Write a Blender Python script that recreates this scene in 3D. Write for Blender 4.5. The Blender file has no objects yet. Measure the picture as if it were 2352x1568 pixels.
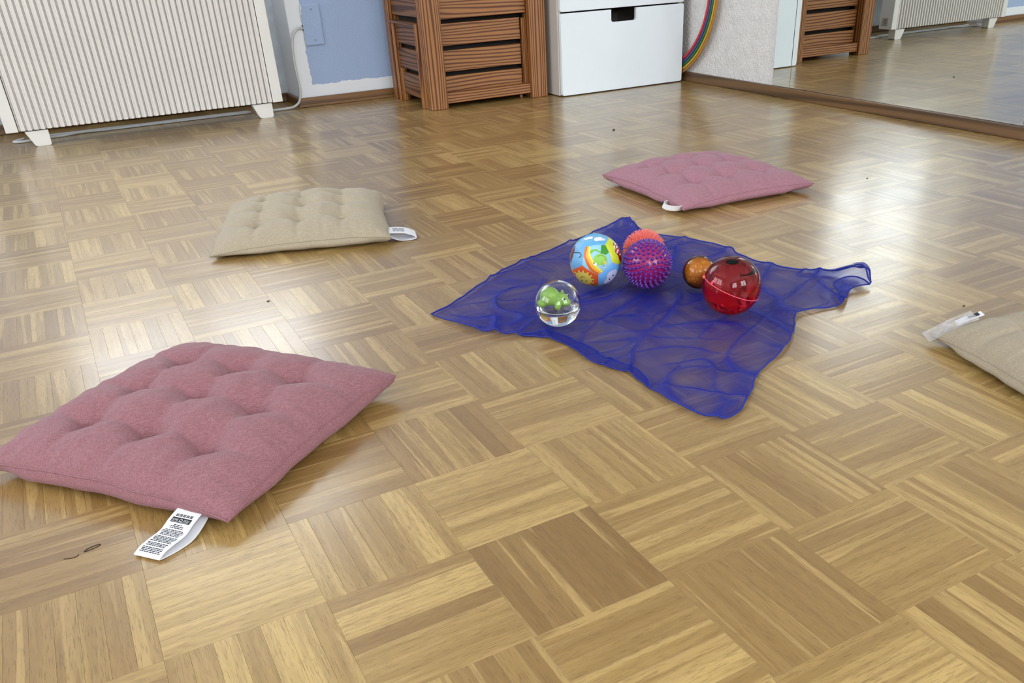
import bpy, bmesh, math, random
from mathutils import Vector, Matrix, noise
from mathutils.geometry import tessellate_polygon

PI = math.pi
R = random.Random(7)
sc = bpy.context.scene
COL = sc.collection

# ------------------------------------------------------------------ camera, world, light, exposure
cam_data = bpy.data.cameras.new('camera')
cam = bpy.data.objects.new('camera', cam_data)
COL.objects.link(cam)
cam_data.sensor_fit = 'HORIZONTAL'
cam_data.sensor_width = 36.0
cam_data.lens = 1957.74 / 2352 * 36.0
cam_data.shift_x = -96.41 / 2352
cam_data.shift_y = 224.88 / 2352
cam_data.clip_start = 0.02
CR = [(0.870514, -0.490681, -0.037917), (-0.278284, -0.427226, -0.860253), (0.405911, 0.759414, -0.508455)]
cam.matrix_world = Matrix((
    (CR[0][0], -CR[1][0], -CR[2][0], -0.42689),
    (CR[0][1], -CR[1][1], -CR[2][1], -0.55703),
    (CR[0][2], -CR[1][2], -CR[2][2], 0.58631),
    (0, 0, 0, 1)))
sc.camera = cam

sc.view_settings.view_transform = 'Standard'
sc.view_settings.look = 'None'
sc.view_settings.gamma = 1.0
sc.view_settings.use_curve_mapping = False
sc.view_settings.exposure = -0.06

world = bpy.data.worlds.new('world')
sc.world = world
world.use_nodes = True
wb = world.node_tree.nodes['Background']
wb.inputs[0].default_value = (0.75, 0.86, 1.0, 1)
wb.inputs[1].default_value = 1.6


def window_light(name, loc, rot, sx, sy, power, color=(0.93, 0.965, 1.0)):
    l = bpy.data.lights.new(name, 'AREA')
    l.shape = 'RECTANGLE'
    l.size = sx
    l.size_y = sy
    l.energy = power
    l.color = color
    o = bpy.data.objects.new(name, l)
    COL.objects.link(o)
    o.location = loc
    o.rotation_euler = rot
    return o


# daylight of the window over the heater (two casements), of the left-hand windows and of those behind the camera
for k, xx in enumerate((-0.39, 0.18)):
    window_light('daylight_back', (xx, 3.555, 1.57), (-PI / 2, 0, 0), 0.50, 1.28, 9)
for k, yy in enumerate((0.45, 1.05, 1.85, 2.45)):
    window_light('daylight_left', (-2.64, yy, 1.5), (0, -PI / 2, 0), 1.20, 0.52, 13)
for k, xx in enumerate((-1.55, -0.95, 0.75, 1.35)):
    window_light('daylight_front', (xx, -2.66, 1.5), (PI / 2, 0, 0), 0.52, 1.20, 25)
cy_ = sc.cycles
cy_.use_denoising = True
cy_.max_bounces = 10
cy_.transparent_max_bounces = 16
cy_.transmission_bounces = 9
cy_.use_adaptive_sampling = True
cy_.adaptive_threshold = 0.04
cy_.diffuse_bounces = 3
cy_.glossy_bounces = 4
cy_.sample_clamp_indirect = 6.0
cy_.blur_glossy = 0.3


# ------------------------------------------------------------------ helpers
def srgb(r, g, b):
    f = lambda c: (c / 255) / 12.92 if c / 255 <= 0.04045 else (((c / 255) + 0.055) / 1.055) ** 2.4
    return (f(r), f(g), f(b), 1.0)


class NT:
    """small wrapper around a material's node tree"""
    def __init__(self, name):
        self.m = bpy.data.materials.new(name)
        self.m.use_nodes = True
        self.t = self.m.node_tree
        self.b = self.t.nodes['Principled BSDF']

    def n(self, typ, **kw):
        nd = self.t.nodes.new(typ)
        for k, v in kw.items():
            if hasattr(nd, k):
                setattr(nd, k, v)
            else:
                nd.inputs[k.replace('_', ' ')].default_value = v
        return nd

    def l(self, a, b):
        self.t.links.new(a, b)

    def set(self, **kw):
        for k, v in kw.items():
            self.b.inputs[k.replace('_', ' ')].default_value = v
        return self

    def coord(self, scale=(1, 1, 1), kind='Object', rnd=False):
        tc = self.n('ShaderNodeTexCoord')
        mp = self.n('ShaderNodeMapping')
        mp.inputs['Scale'].default_value = scale
        if kind == 'World':
            g = self.n('ShaderNodeNewGeometry')
            self.l(g.outputs['Position'], mp.inputs['Vector'])
        elif rnd:
            oi = self.n('ShaderNodeObjectInfo')
            vm = self.n('ShaderNodeVectorMath', operation='MULTIPLY_ADD')
            vm.inputs[1].default_value = (7.3, 3.1, 5.7)
            self.l(oi.outputs['Random'], vm.inputs[0])
            self.l(tc.outputs['Object'], vm.inputs[2])
            self.l(vm.outputs[0], mp.inputs['Vector'])
        else:
            self.l(tc.outputs[kind], mp.inputs['Vector'])
        return mp.outputs[0]

    def noise(self, vec, scale, detail=3.0, rough=0.55, dist=0.0):
        nd = self.n('ShaderNodeTexNoise')
        nd.inputs['Scale'].default_value = scale
        nd.inputs['Detail'].default_value = detail
        nd.inputs['Roughness'].default_value = rough
        nd.inputs['Distortion'].default_value = dist
        if vec is not None:
            self.l(vec, nd.inputs['Vector'])
        return nd.outputs[0]

    def ramp(self, fac, stops, interp='LINEAR'):
        r = self.n('ShaderNodeValToRGB')
        cr = r.color_ramp
        cr.interpolation = interp
        while len(cr.elements) < len(stops):
            cr.elements.new(0.5)
        for e, (p, c) in zip(cr.elements, stops):
            e.position = p
            e.color = c if len(c) == 4 else (*c, 1)
        self.l(fac, r.inputs[0])
        return r.outputs[0]

    def math(self, op, a, b=None, c=None):
        nd = self.n('ShaderNodeMath', operation=op)
        for i, v in enumerate((a, b, c)):
            if v is None:
                continue
            if isinstance(v, (int, float)):
                nd.inputs[i].default_value = v
            else:
                self.l(v, nd.inputs[i])
        return nd.outputs[0]

    def mix(self, fac, a, b, mode='MIX'):
        nd = self.n('ShaderNodeMix', data_type='RGBA', blend_type=mode)
        for i, v in ((0, fac), (6, a), (7, b)):
            if isinstance(v, (int, float)):
                nd.inputs[i].default_value = v
            elif isinstance(v, tuple):
                nd.inputs[i].default_value = v
            else:
                self.l(v, nd.inputs[i])
        return nd.outputs[2]

    def bump(self, h, strength=0.3, dist=0.001):
        bp = self.n('ShaderNodeBump')
        bp.inputs['Strength'].default_value = strength
        bp.inputs['Distance'].default_value = dist
        self.l(h, bp.inputs['Height'])
        self.l(bp.outputs[0], self.b.inputs['Normal'])
        return self

    def col(self, c):
        self.l(c, self.b.inputs['Base Color'])
        return self


def plain(name, rgb, rough=0.5, var=0.06, scale=60.0, bump=0.0, bscale=300.0, **kw):
    """one colour with a little procedural mottling"""
    M = NT(name)
    M.set(Roughness=rough, **kw)
    v = M.coord()
    n = M.noise(v, scale)
    c = srgb(*rgb)
    lo = tuple(x * (1 - var) for x in c[:3]) + (1,)
    hi = tuple(min(1, x * (1 + var)) for x in c[:3]) + (1,)
    M.col(M.ramp(n, [(0.3, lo), (0.7, hi)]))
    if bump:
        M.bump(M.noise(v, bscale), bump, 0.001)
    return M.m


def obj(name, verts, faces, mat=None, parent=None, smooth=False, loc=None):
    me = bpy.data.meshes.new(name)
    me.from_pydata([tuple(v) for v in verts], [], faces)
    me.update()
    if smooth:
        me.polygons.foreach_set('use_smooth', [True] * len(me.polygons))
    o = bpy.data.objects.new(name, me)
    COL.objects.link(o)
    if mat:
        me.materials.append(mat)
    if parent:
        o.parent = parent
    if loc is not None:
        o.location = loc
    return o


def from_bm(name, bm, mat=None, parent=None, smooth=False, loc=None):
    me = bpy.data.meshes.new(name)
    bm.to_mesh(me)
    bm.free()
    if smooth:
        me.polygons.foreach_set('use_smooth', [True] * len(me.polygons))
    o = bpy.data.objects.new(name, me)
    COL.objects.link(o)
    if mat:
        me.materials.append(mat)
    if parent:
        o.parent = parent
    if loc is not None:
        o.location = loc
    return o


def box(name, a, b, mat, parent=None, bev=0.0, seg=2):
    """axis-aligned bevelled box from corner a to corner b, origin at its centre"""
    c = [(a[i] + b[i]) / 2 for i in range(3)]
    s = [abs(b[i] - a[i]) for i in range(3)]
    bm = bmesh.new()
    bmesh.ops.create_cube(bm, size=1.0)
    for v in bm.verts:
        v.co = Vector((v.co.x * s[0], v.co.y * s[1], v.co.z * s[2]))
    if bev:
        bmesh.ops.bevel(bm, geom=bm.edges[:], offset=bev, segments=seg, affect='EDGES', profile=0.5)
    o = from_bm(name, bm, mat, parent, smooth=False)
    o.location = c
    if parent:
        o.location = Vector(c) - Vector(parent.location)
    return o


def thing(name, label, cat, loc=(0, 0, 0), group=None):
    o = bpy.data.objects.new(name, None)
    COL.objects.link(o)
    o.empty_display_size = 0.05
    o.location = loc
    tag(o, label, cat, group)
    return o


def tag(o, label, cat, group=None):
    o['label'] = label
    o['category'] = cat
    if group:
        o['group'] = group
    return o


def struct(o):
    o['kind'] = 'structure'
    return o


def catmull(pts, n, closed=False):
    P = [Vector(p) for p in pts]
    out = []
    m = len(P)
    rng = range(m if closed else m - 1)
    for i in rng:
        if closed:
            a, b, c, d = P[i - 1], P[i], P[(i + 1) % m], P[(i + 2) % m]
        else:
            a, b, c, d = P[max(i - 1, 0)], P[i], P[i + 1], P[min(i + 2, m - 1)]
        for k in range(n):
            t = k / n
            out.append(0.5 * ((2 * b) + (c - a) * t + (2 * a - 5 * b + 4 * c - d) * t * t + (3 * b - a - 3 * c + d) * t ** 3))
    if not closed:
        out.append(P[-1])
    return out


def tube(name, pts, r, mat, parent=None, seg=8, closed=False, caps=True):
    P = [Vector(p) for p in pts]
    n = len(P)
    verts, faces = [], []
    up = Vector((0, 0, 1))
    prev = None
    for i in range(n):
        if closed:
            t = (P[(i + 1) % n] - P[i - 1]).normalized()
        else:
            t = (P[min(i + 1, n - 1)] - P[max(i - 1, 0)]).normalized()
        if prev is None:
            a = t.cross(up)
            if a.length < 1e-4:
                a = t.cross(Vector((1, 0, 0)))
        else:
            a = prev - t * prev.dot(t)
        a.normalize()
        prev = a
        b = t.cross(a)
        rr = r(i / max(1, n - 1)) if callable(r) else r
        for k in range(seg):
            w = 2 * PI * k / seg
            verts.append(P[i] + a * (rr * math.cos(w)) + b * (rr * math.sin(w)))
    for i in range(n if closed else n - 1):
        j = (i + 1) % n
        for k in range(seg):
            k2 = (k + 1) % seg
            faces.append((i * seg + k, i * seg + k2, j * seg + k2, j * seg + k))
    if caps and not closed:
        faces.append(tuple(range(seg))[::-1])
        faces.append(tuple((n - 1) * seg + k for k in range(seg)))
    return obj(name, verts, faces, mat, parent, smooth=True)


def sphere_vf(c, r, nu=32, nv=16, flip=False):
    V, F = [], []
    for j in range(nv + 1):
        th = PI * j / nv
        for i in range(nu):
            ph = 2 * PI * i / nu
            V.append((c[0] + r * math.sin(th) * math.cos(ph), c[1] + r * math.sin(th) * math.sin(ph), c[2] + r * math.cos(th)))
    for j in range(nv):
        for i in range(nu):
            i2 = (i + 1) % nu
            q = [j * nu + i, (j + 1) * nu + i, (j + 1) * nu + i2, j * nu + i2]
            if j == 0:
                q = [0 * nu, q[1], q[2]]
            elif j == nv - 1:
                q = [q[0], nv * nu, q[3]]
            F.append(tuple(q[::-1] if flip else q))
    return V, F


def join_vf(parts):
    V, F = [], []
    for v, f in parts:
        k = len(V)
        V += list(v)
        F += [tuple(i + k for i in q) for q in f]
    return V, F


def sstep(a, b, x):
    t = max(0.0, min(1.0, (x - a) / (b - a)))
    return t * t * (3 - 2 * t)


def fbm(x, y, z=0.0, o=3):
    return noise.fractal(Vector((x, y, z)), 0.6, 2.0, o)

# ------------------------------------------------------------------ setting materials
def mat_parquet():
    M = NT('oak_parquet')
    at = M.n('ShaderNodeAttribute', attribute_name='grain')
    tn = M.n('ShaderNodeAttribute', attribute_name='tone')
    mp = M.n('ShaderNodeMapping')
    mp.inputs['Scale'].default_value = (5.0, 95.0, 1.0)
    M.l(at.outputs['Vector'], mp.inputs['Vector'])
    streak = M.noise(mp.outputs[0], 1.0, 2.0, 0.6)
    mp2 = M.n('ShaderNodeMapping')
    mp2.inputs['Scale'].default_value = (2.4, 62.0, 1.0)
    M.l(at.outputs['Vector'], mp2.inputs['Vector'])
    band = M.noise(mp2.outputs[0], 1.0, 1.0, 0.4)
    mp3 = M.n('ShaderNodeMapping')
    mp3.inputs['Scale'].default_value = (55.0, 900.0, 1.0)
    M.l(at.outputs['Vector'], mp3.inputs['Vector'])
    fine = M.noise(mp3.outputs[0], 1.0, 2.0, 0.6)
    # tone of the strip, then pale sapwood bands with a clear edge, then streaks and pores
    base = M.ramp(tn.outputs['Fac'], [(0.0, srgb(138, 106, 56)), (0.35, srgb(154, 122, 69)), (0.7, srgb(167, 136, 78)), (1.0, srgb(194, 163, 100))])
    sap = M.math('MULTIPLY', M.ramp(band, [(0.575, (0, 0, 0)), (0.605, (1, 1, 1))]), 0.62)
    c = M.mix(sap, base, srgb(194, 163, 101))
    dk = M.math('MULTIPLY', M.ramp(streak, [(0.36, (1, 1, 1)), (0.55, (0, 0, 0))]), 0.36)
    c = M.mix(dk, c, srgb(124, 92, 46))
    pore = M.math('MULTIPLY', M.ramp(fine, [(0.34, (1, 1, 1)), (0.47, (0, 0, 0))]), 0.50)
    c = M.mix(pore, c, srgb(108, 80, 42))
    M.col(c)
    wv = M.coord(kind='World')
    rg = M.ramp(M.noise(wv, 7.0, 2.0, 0.6), [(0.3, (0.17,) * 3), (0.7, (0.24,) * 3)])
    M.l(rg, M.b.inputs['Coat Roughness'])
    M.set(Roughness=0.40, Coat_Weight=0.85, Coat_IOR=1.5)
    M.set(IOR=1.5)
    M.b.inputs['Specular IOR Level'].default_value = 0.30
    h = M.noise(wv, 22.0, 0.0)
    M.bump(h, 0.06, 0.0025)
    M.l(M.b.inputs['Normal'].links[0].from_socket, M.b.inputs['Coat Normal'])
    return M.m


def mat_wood(name, axis, light, dark, scale=34.0, rough=0.42, contrast=(0.25, 0.62), stretch=0.09, edge=0.7):
    """pine with strong year rings; axis = grain direction"""
    M = NT(name)
    s = [1.0, 1.0, 1.0]
    s[axis] = stretch
    v = M.coord(tuple(s), rnd=True)
    d = M.noise(v, 9.0, 2.0, 0.5)
    vm = M.n('ShaderNodeVectorMath', operation='MULTIPLY_ADD')
    M.l(d, vm.inputs[0])
    vm.inputs[1].default_value = (0.07, 0.07, 0.07)
    M.l(v, vm.inputs[2])
    w = M.n('ShaderNodeTexWave', wave_type='RINGS', rings_direction='XYZ'[axis], wave_profile='SIN')
    w.inputs['Scale'].default_value = scale / 2
    w.inputs['Distortion'].default_value = 1.4
    w.inputs['Detail'].default_value = 2.0
    w.inputs['Detail Scale'].default_value = 0.6
    M.l(vm.outputs[0], w.inputs['Vector'])
    f = M.noise(v, 260.0, 3.0)
    fac = M.ramp(w.outputs['Fac'], [(contrast[0], srgb(*light)), (contrast[1], srgb(*(int(a * (1 - edge) + b * edge) for a, b in zip(light, dark)))), (1.0, srgb(*dark))])
    c = M.mix(M.math('MULTIPLY', f, 0.35), fac, srgb(*dark))
    M.col(c)
    M.set(Roughness=rough)
    M.bump(w.outputs['Fac'], 0.15, 0.0008)
    return M.m


def mat_wall_blue():
    """blue wall paint that stops short of the corner and the skirting with a ragged white margin"""
    M = NT('wall_paint_blue')
    g = M.n('ShaderNodeNewGeometry')
    sx = M.n('ShaderNodeSeparateXYZ')
    M.l(g.outputs['Position'], sx.inputs[0])
    sn = M.n('ShaderNodeSeparateXYZ')
    M.l(g.outputs['Normal'], sn.inputs[0])
    n = M.noise(g.outputs['Position'], 45.0, 4.0, 0.7)
    wob = M.math('MULTIPLY', M.math('SUBTRACT', n, 0.5), 0.018)
    slow = M.math('MULTIPLY', M.math('SUBTRACT', M.noise(g.outputs['Position'], 5.0), 0.5), 0.02)
    wob = M.math('ADD', wob, slow)
    dx = M.math('SUBTRACT', M.math('ABSOLUTE', M.math('ADD', sx.outputs[0], 0.1075)), 0.6125 + 0.057)
    dz = M.math('SUBTRACT', sx.outputs[2], 0.082)
    inx = M.math('GREATER_THAN', M.math('ADD', dx, wob), 0.0)
    inz = M.math('GREATER_THAN', M.math('ADD', dz, wob), 0.0)
    face = M.math('LESS_THAN', sn.outputs[1], -0.5)
    f = M.math('MULTIPLY', M.math('MULTIPLY', inx, inz), face)
    fine = M.noise(g.outputs['Position'], 260.0, 2.0)
    blue = M.ramp(fine, [(0.35, srgb(156, 176, 210)), (0.65, srgb(166, 186, 220))])
    c = M.mix(f, srgb(232, 236, 240), blue)
    M.col(c)
    M.set(Roughness=0.75)
    M.bump(M.noise(g.outputs['Position'], 190.0, 3.0), 0.35, 0.0016)
    return M.m


def mat_plaster(name, a, b, scale=150.0, strength=0.6, dist=0.003):
    M = NT(name)
    g = M.n('ShaderNodeNewGeometry')
    n = M.noise(g.outputs['Position'], 25.0, 4.0)
    M.col(M.ramp(n, [(0.35, srgb(*a)), (0.65, srgb(*b))]))
    M.set(Roughness=0.8)
    M.bump(M.noise(g.outputs['Position'], scale, 2.0, 0.5, 0.3), strength, dist)
    return M.m


M_PARQ = mat_parquet()
M_BLUE = mat_wall_blue()
M_NICHE = mat_plaster('niche_paint', (212, 223, 232), (228, 236, 243), 170.0, 0.35, 0.0015)
M_RAUF = mat_plaster('woodchip_wall', (222, 220, 218), (232, 230, 228), 125.0, 1.0, 0.006)
M_WHITE = mat_plaster('white_wall', (226, 224, 220), (234, 232, 228))
M_CEIL = mat_plaster('ceiling_paint', (236, 236, 234), (242, 242, 240))
M_SKIRT = mat_wood('skirting_oak', 1, (122, 90, 56), (80, 58, 36), 26.0, 0.38, (0.3, 0.75), 0.05, 0.6)
M_SKIRTX = mat_wood('skirting_oak_x', 0, (136, 99, 60), (92, 64, 38), 26.0, 0.38, (0.3, 0.75), 0.05, 0.6)
M_FRAME = plain('window_paint', (238, 238, 236), 0.4)

# ------------------------------------------------------------------ floor: mosaic parquet, squares of seven strips
S = 0.16
XW, YW, YN = 2.115, 3.315, 3.53          # right wall, pier wall, niche wall
X0, Y0, ZC = -2.6, -2.7, 2.5             # left wall, wall behind the camera, ceiling

floor = struct(box('floor', (X0, Y0, -0.06), (XW, YN, -0.0105), plain('screed', (90, 72, 50), 0.9)))


def cam_px(p):
    d = Vector(p) - Vector((-0.42689, -0.55703, 0.58631))
    x, y, z = (sum(CR[i][k] * d[k] for k in range(3)) for i in range(3))
    if z < 0.05:
        return None
    return 1272.4 + 1957.74 * x / z, 1008.9 + 1957.74 * y / z, z


CUSH = {  # plan corners of the four cushions, seam heights
    'pink_near': [(-0.638, 0.634, 0.026), (-0.382, 0.336, 0.017), (-0.090, 0.566, 0.029), (-0.342, 0.872, 0.030)],
    'beige': [(-0.216, 1.400, 0.010), (0.156, 1.263, 0.019), (0.262, 1.622, 0.026), (-0.100, 1.737, 0.024)],
    'pink_far': [(0.813, 1.064, 0.015), (1.203, 1.037, 0.021), (1.190, 1.425, 0.028), (0.822, 1.434, 0.024)],
    'beige_right': [(0.700, 0.258, 0.012), (0.585, -0.115, 0.018), (0.955, -0.232, 0.02), (1.072, 0.140, 0.02)],
}


def in_poly(x, y, P):
    c = False
    for i in range(len(P)):
        x1, y1 = P[i][:2]
        x2, y2 = P[i - 1][:2]
        if (y1 > y) != (y2 > y) and x < (x2 - x1) * (y - y1) / (y2 - y1) + x1:
            c = not c
    return c


strips = []
i0, i1 = math.floor(X0 / S), math.ceil(XW / S)
j0, j1 = math.floor(-0.35 / S) - 1, math.ceil(YN / S)
for i in range(i0, i1):
    for j in range(j0, j1):
        ox, oy = i * S, j * S
        jx, jy = 0.0, 0.0
        base = R.gauss(0.50, 0.16)
        for k in range(7):
            w = S / 7
            tone = min(1, max(0, base + R.gauss(0, 0.15) + (0.40 if R.random() < 0.10 else 0)))
            if (i + j) % 2 == 0:
                a, b, ax = (ox, oy + k * w), (ox + S, oy + (k + 1) * w), 0
            else:
                a, b, ax = (ox + k * w, oy), (ox + (k + 1) * w, oy + S), 1
            a = (max(a[0] + jx, X0), max(a[1] + jy, Y0))
            b = (min(b[0] + jx, XW), min(b[1] + jy, YN))
            if b[0] - a[0] < 0.004 or b[1] - a[1] < 0.004:
                continue
            strips.append((a, b, ax, tone, R.uniform(0, 300), R.uniform(-0.00006, 0.00006)))


def strip_vf(s):
    a, b, ax, tone, sid, dz = s
    g = 0.00006
    x0_, y0_, x1_, y1_ = a[0] + g, a[1] + g, b[0] - g, b[1] - g
    t, z = 0.00014, dz
    V = [(x0_, y0_, -0.0100), (x1_, y0_, -0.0100), (x1_, y1_, -0.0100), (x0_, y1_, -0.0100),
         (x0_, y0_, z - t), (x1_, y0_, z - t), (x1_, y1_, z - t), (x0_, y1_, z - t),
         (x0_ + t, y0_ + t, z), (x1_ - t, y0_ + t, z), (x1_ - t, y1_ - t, z), (x0_ + t, y1_ - t, z)]
    F = [(8, 9, 10, 11)]
    for k in range(4):
        k2 = (k + 1) % 4
        F.append((4 + k, 4 + k2, 8 + k2, 8 + k))
        F.append((k, k2, 4 + k2, 4 + k))
    G = []
    for v in V:
        al, ac = (v[0], v[1]) if ax == 0 else (v[1], v[0])
        G.append((al + sid * 0.37, ac + sid * 0.11, sid))
    return V, F, G


def set_grain(me, G, T):
    at = me.attributes.new('grain', 'FLOAT_VECTOR', 'POINT')
    at.data.foreach_set('vector', [c for g in G for c in g])
    at = me.attributes.new('tone', 'FLOAT', 'POINT')
    at.data.foreach_set('value', T)


def strip_size(s):
    (a, b) = s[0], s[1]
    c = ((a[0] + b[0]) / 2, (a[1] + b[1]) / 2, 0)
    p = cam_px(c)
    if p is None or not (-60 < p[0] < 2410 and -40 < p[1] < 1620):
        return 0
    for q in CUSH.values():
        if in_poly(c[0], c[1], q):
            return 0
    return 1 / p[2] ** 3


order = sorted(range(len(strips)), key=lambda q: -strip_size(strips[q]))
near = set(order[:300])
V_, F_, G_, T_ = [], [], [], []
for q, s in enumerate(strips):
    v, f, g = strip_vf(s)
    if q in near:
        o = obj('parquet_strip', v, f, M_PARQ, floor)
        o.location = -Vector(floor.location)
        set_grain(o.data, g, [s[3]] * len(v))
    else:
        k = len(V_)
        V_ += v
        F_ += [tuple(i + k for i in fc) for fc in f]
        G_ += g
        T_ += [s[3]] * len(v)
o = obj('parquet_field', V_, F_, M_PARQ, floor)
o.location = -Vector(floor.location)
set_grain(o.data, G_, T_)
o['kind'] = 'stuff'

# ------------------------------------------------------------------ walls, ceiling, windows, skirting
NX0, NX1 = -0.72, 0.505
struct(box('ceiling', (X0 - .1, Y0 - .1, ZC), (XW + .1, YN + .15, ZC + .1), M_CEIL))
struct(box('wall_right', (XW, Y0 - .1, -.06), (XW + .1, YN + .15, ZC), M_RAUF))
struct(box('wall_back', (NX1, YW, -.06), (XW, YN + .15, ZC), M_BLUE, bev=0.004))
struct(box('wall_back_left', (X0, YW, -.06), (NX0, YN + .15, ZC), M_BLUE, bev=0.004))


def wall_with_holes(name, y0, y1, x0, x1, holes, mat):
    """wall between x0 and x1 with rectangular openings (hx0, hx1, hz0, hz1), one mesh"""
    V, F = [], []

    def cube(a, b):
        k = len(V)
        V.extend([(a[0], a[1], a[2]), (b[0], a[1], a[2]), (b[0], b[1], a[2]), (a[0], b[1], a[2]),
                  (a[0], a[1], b[2]), (b[0], a[1], b[2]), (b[0], b[1], b[2]), (a[0], b[1], b[2])])
        F.extend([tuple(i + k for i in q) for q in ((3, 2, 1, 0), (4, 5, 6, 7), (0, 1, 5, 4), (1, 2, 6, 5), (2, 3, 7, 6), (3, 0, 4, 7))])
    xs = x0
    for (a, b, c, d) in holes:
        cube((xs, y0, -.06), (a, y1, ZC))
        cube((a, y0, -.06), (b, y1, c))
        cube((a, y0, d), (b, y1, ZC))
        xs = b
    cube((xs, y0, -.06), (x1, y1, ZC))
    return struct(obj(name, V, F, mat))


wall_with_holes('wall_back_niche', YN, YN + .15, NX0, NX1, [(-0.66, 0.45, 0.90, 2.24)], M_NICHE)
wall_with_holes('wall_front', Y0 - .1, Y0, X0, XW, [(-1.85, -0.65, 0.86, 2.14), (0.45, 1.65, 0.86, 2.14)], M_WHITE)

wl = wall_with_holes('wall_left', 0.0, 0.1, Y0 - .1, YN + .15, [(0.15, 1.35, 0.86, 2.14), (1.55, 2.75, 0.86, 2.14)], M_WHITE)
wl.rotation_euler = (0, 0, PI / 2)
wl.location = (X0, 0, 0)

M_GLASS = NT('window_glass')
M_GLASS.set(Roughness=0.02, IOR=1.45, Transmission_Weight=1.0)
M_GLASS.col(M_GLASS.ramp(M_GLASS.noise(M_GLASS.coord(), 2.0), [(0, (0.97, 0.99, 1)), (1, (1, 1, 1))]))


def window(n, x0, x1, z0, z1, y0, y1, yg):
    """frame bars and two panes in a wall that runs along x"""
    w = bpy.data.objects.new('window_%d' % n, None)
    COL.objects.link(w)
    struct(w)
    w.location = ((x0 + x1) / 2, (y0 + y1) / 2, z0)
    xm = (x0 + x1) / 2
    f = 0.035
    for a, b in (((x0, y0, z0), (x0 + f, y1, z1)), ((x1 - f, y0, z0), (x1, y1, z1)), ((xm - f / 2, y0, z0 + f), (xm + f / 2, y1, z1 - f)),
                 ((x0 + f, y0, z0), (x1 - f, y1, z0 + f)), ((x0 + f, y0, z1 - f), (x1 - f, y1, z1))):
        box('frame_bar', a, b, M_FRAME, w, 0.003)
    box('pane', (x0 + f, yg, z0 + f), (xm - f / 2, yg + .004, z1 - f), M_GLASS.m, w)
    box('pane', (xm + f / 2, yg, z0 + f), (x1 - f, yg + .004, z1 - f), M_GLASS.m, w)
    return w


window(1, -0.66, 0.45, 0.90, 2.24, YN + .04, YN + .10, YN + .07)
window(2, -1.85, -0.65, 0.86, 2.14, Y0 - .07, Y0 - .02, Y0 - .055)
window(3, 0.45, 1.65, 0.86, 2.14, Y0 - .07, Y0 - .02, Y0 - .055)
for n, (a, b) in ((4, (0.15, 1.35)), (5, (1.55, 2.75))):
    w = window(n, a, b, 0.86, 2.14, 0.045, 0.095, 0.07)
    c = w.location.copy()
    w.rotation_euler = (0, 0, PI / 2)
    w.location = (X0 - c.y, c.x, c.z)

HB = 0.038
BR = struct(box('baseboard_right', (2.098, Y0, 0.0), (XW, YW, HB), M_SKIRT, bev=0.0025))
struct(box('baseboard_back', (NX1 - .014, YW - .016, 0.0), (2.098, YW, HB - .002), M_SKIRTX, bev=0.0025))
struct(box('trim_1', (NX1 - .018, YW - .022, 0.0), (2.097, YW - .016, 0.011), M_SKIRTX, bev=0.002))
struct(box('baseboard_niche', (NX0, YN - .014, 0.0), (NX1, YN, HB - .002), M_SKIRTX, bev=0.0025))
struct(box('trim_2', (NX1 - .014, YW, 0.0), (NX1, YN - .014, HB - .002), M_SKIRT, bev=0.0025))
struct(box('baseboard_left', (X0, YW - .016, 0.0), (NX0 + .014, YW, HB - .002), M_SKIRTX, bev=0.0025))

# ------------------------------------------------------------------ wall mirror of separate panels
M_MIRROR = NT('silvered_glass')
M_MIRROR.set(Metallic=1.0)
v_ = M_MIRROR.coord()
M_MIRROR.col(M_MIRROR.ramp(M_MIRROR.noise(v_, 3.0), [(0.2, srgb(226, 232, 230)), (0.8, srgb(231, 236, 234))]))
M_MIRROR.l(M_MIRROR.ramp(M_MIRROR.noise(v_, 6.0, 4.0), [(0.4, (0.0,) * 3), (0.9, (0.02,) * 3)]), M_MIRROR.b.inputs['Roughness'])
for y0, y1, lab in ((2.1095, 2.207, 'narrow mirror strip at the end of the mirrored wall, beside the white plaster'),
                    (1.105, 2.1075, 'wide wall mirror panel reflecting the wooden chest and the radiator'),
                    (0.10, 1.103, 'wide wall mirror panel at the right edge, reflecting only wooden floor')):
    o = box('mirror_panel', (2.108, y0, HB + .0005), (2.1148, y1, 2.0), M_MIRROR.m, None, 0.0008, 1)
    tag(o, lab, 'mirror', 'mirror panels along the right wall')

# ------------------------------------------------------------------ fluted storage heater in the niche
M_CREAM = plain('cream_enamel', (226, 224, 219), 0.28, 0.025, 8.0)
M_CREAM2 = plain('cream_enamel_ribs', (224, 220, 215), 0.22, 0.025, 8.0)
M_DARK = plain('dark_inside', (38, 32, 28), 0.8)  # near-black: shade of hollow insides put into the colour; also sticker print
M_CABLE = plain('grey_cable', (196, 198, 198), 0.42, 0.05)
RX0, RX1, RY0, RY1, RZ0, RZ1 = -0.590, 0.392, 3.148, 3.240, 0.055, 0.72
rad = thing('radiator', 'cream electric heater with a fluted front panel and two tapered feet', 'radiator', (-0.1, 3.2, 0))
box('side_frame', (RX0, RY0, RZ0), (RX0 + .040, RY1, RZ1), M_CREAM, rad, 0.0025)
box('side_frame', (RX1 - .040, RY0, RZ0), (RX1, RY1, RZ1), M_CREAM, rad, 0.0025)
box('top_panel', (RX0 + .040, RY0, RZ1 - .03), (RX1 - .040, RY1, RZ1), M_CREAM, rad, 0.0025)
box('back_panel', (RX0 + .040, RY0 + .030, RZ0 + .008), (RX1 - .040, RY1 - .003, RZ1 - .03), M_DARK, rad)
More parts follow.
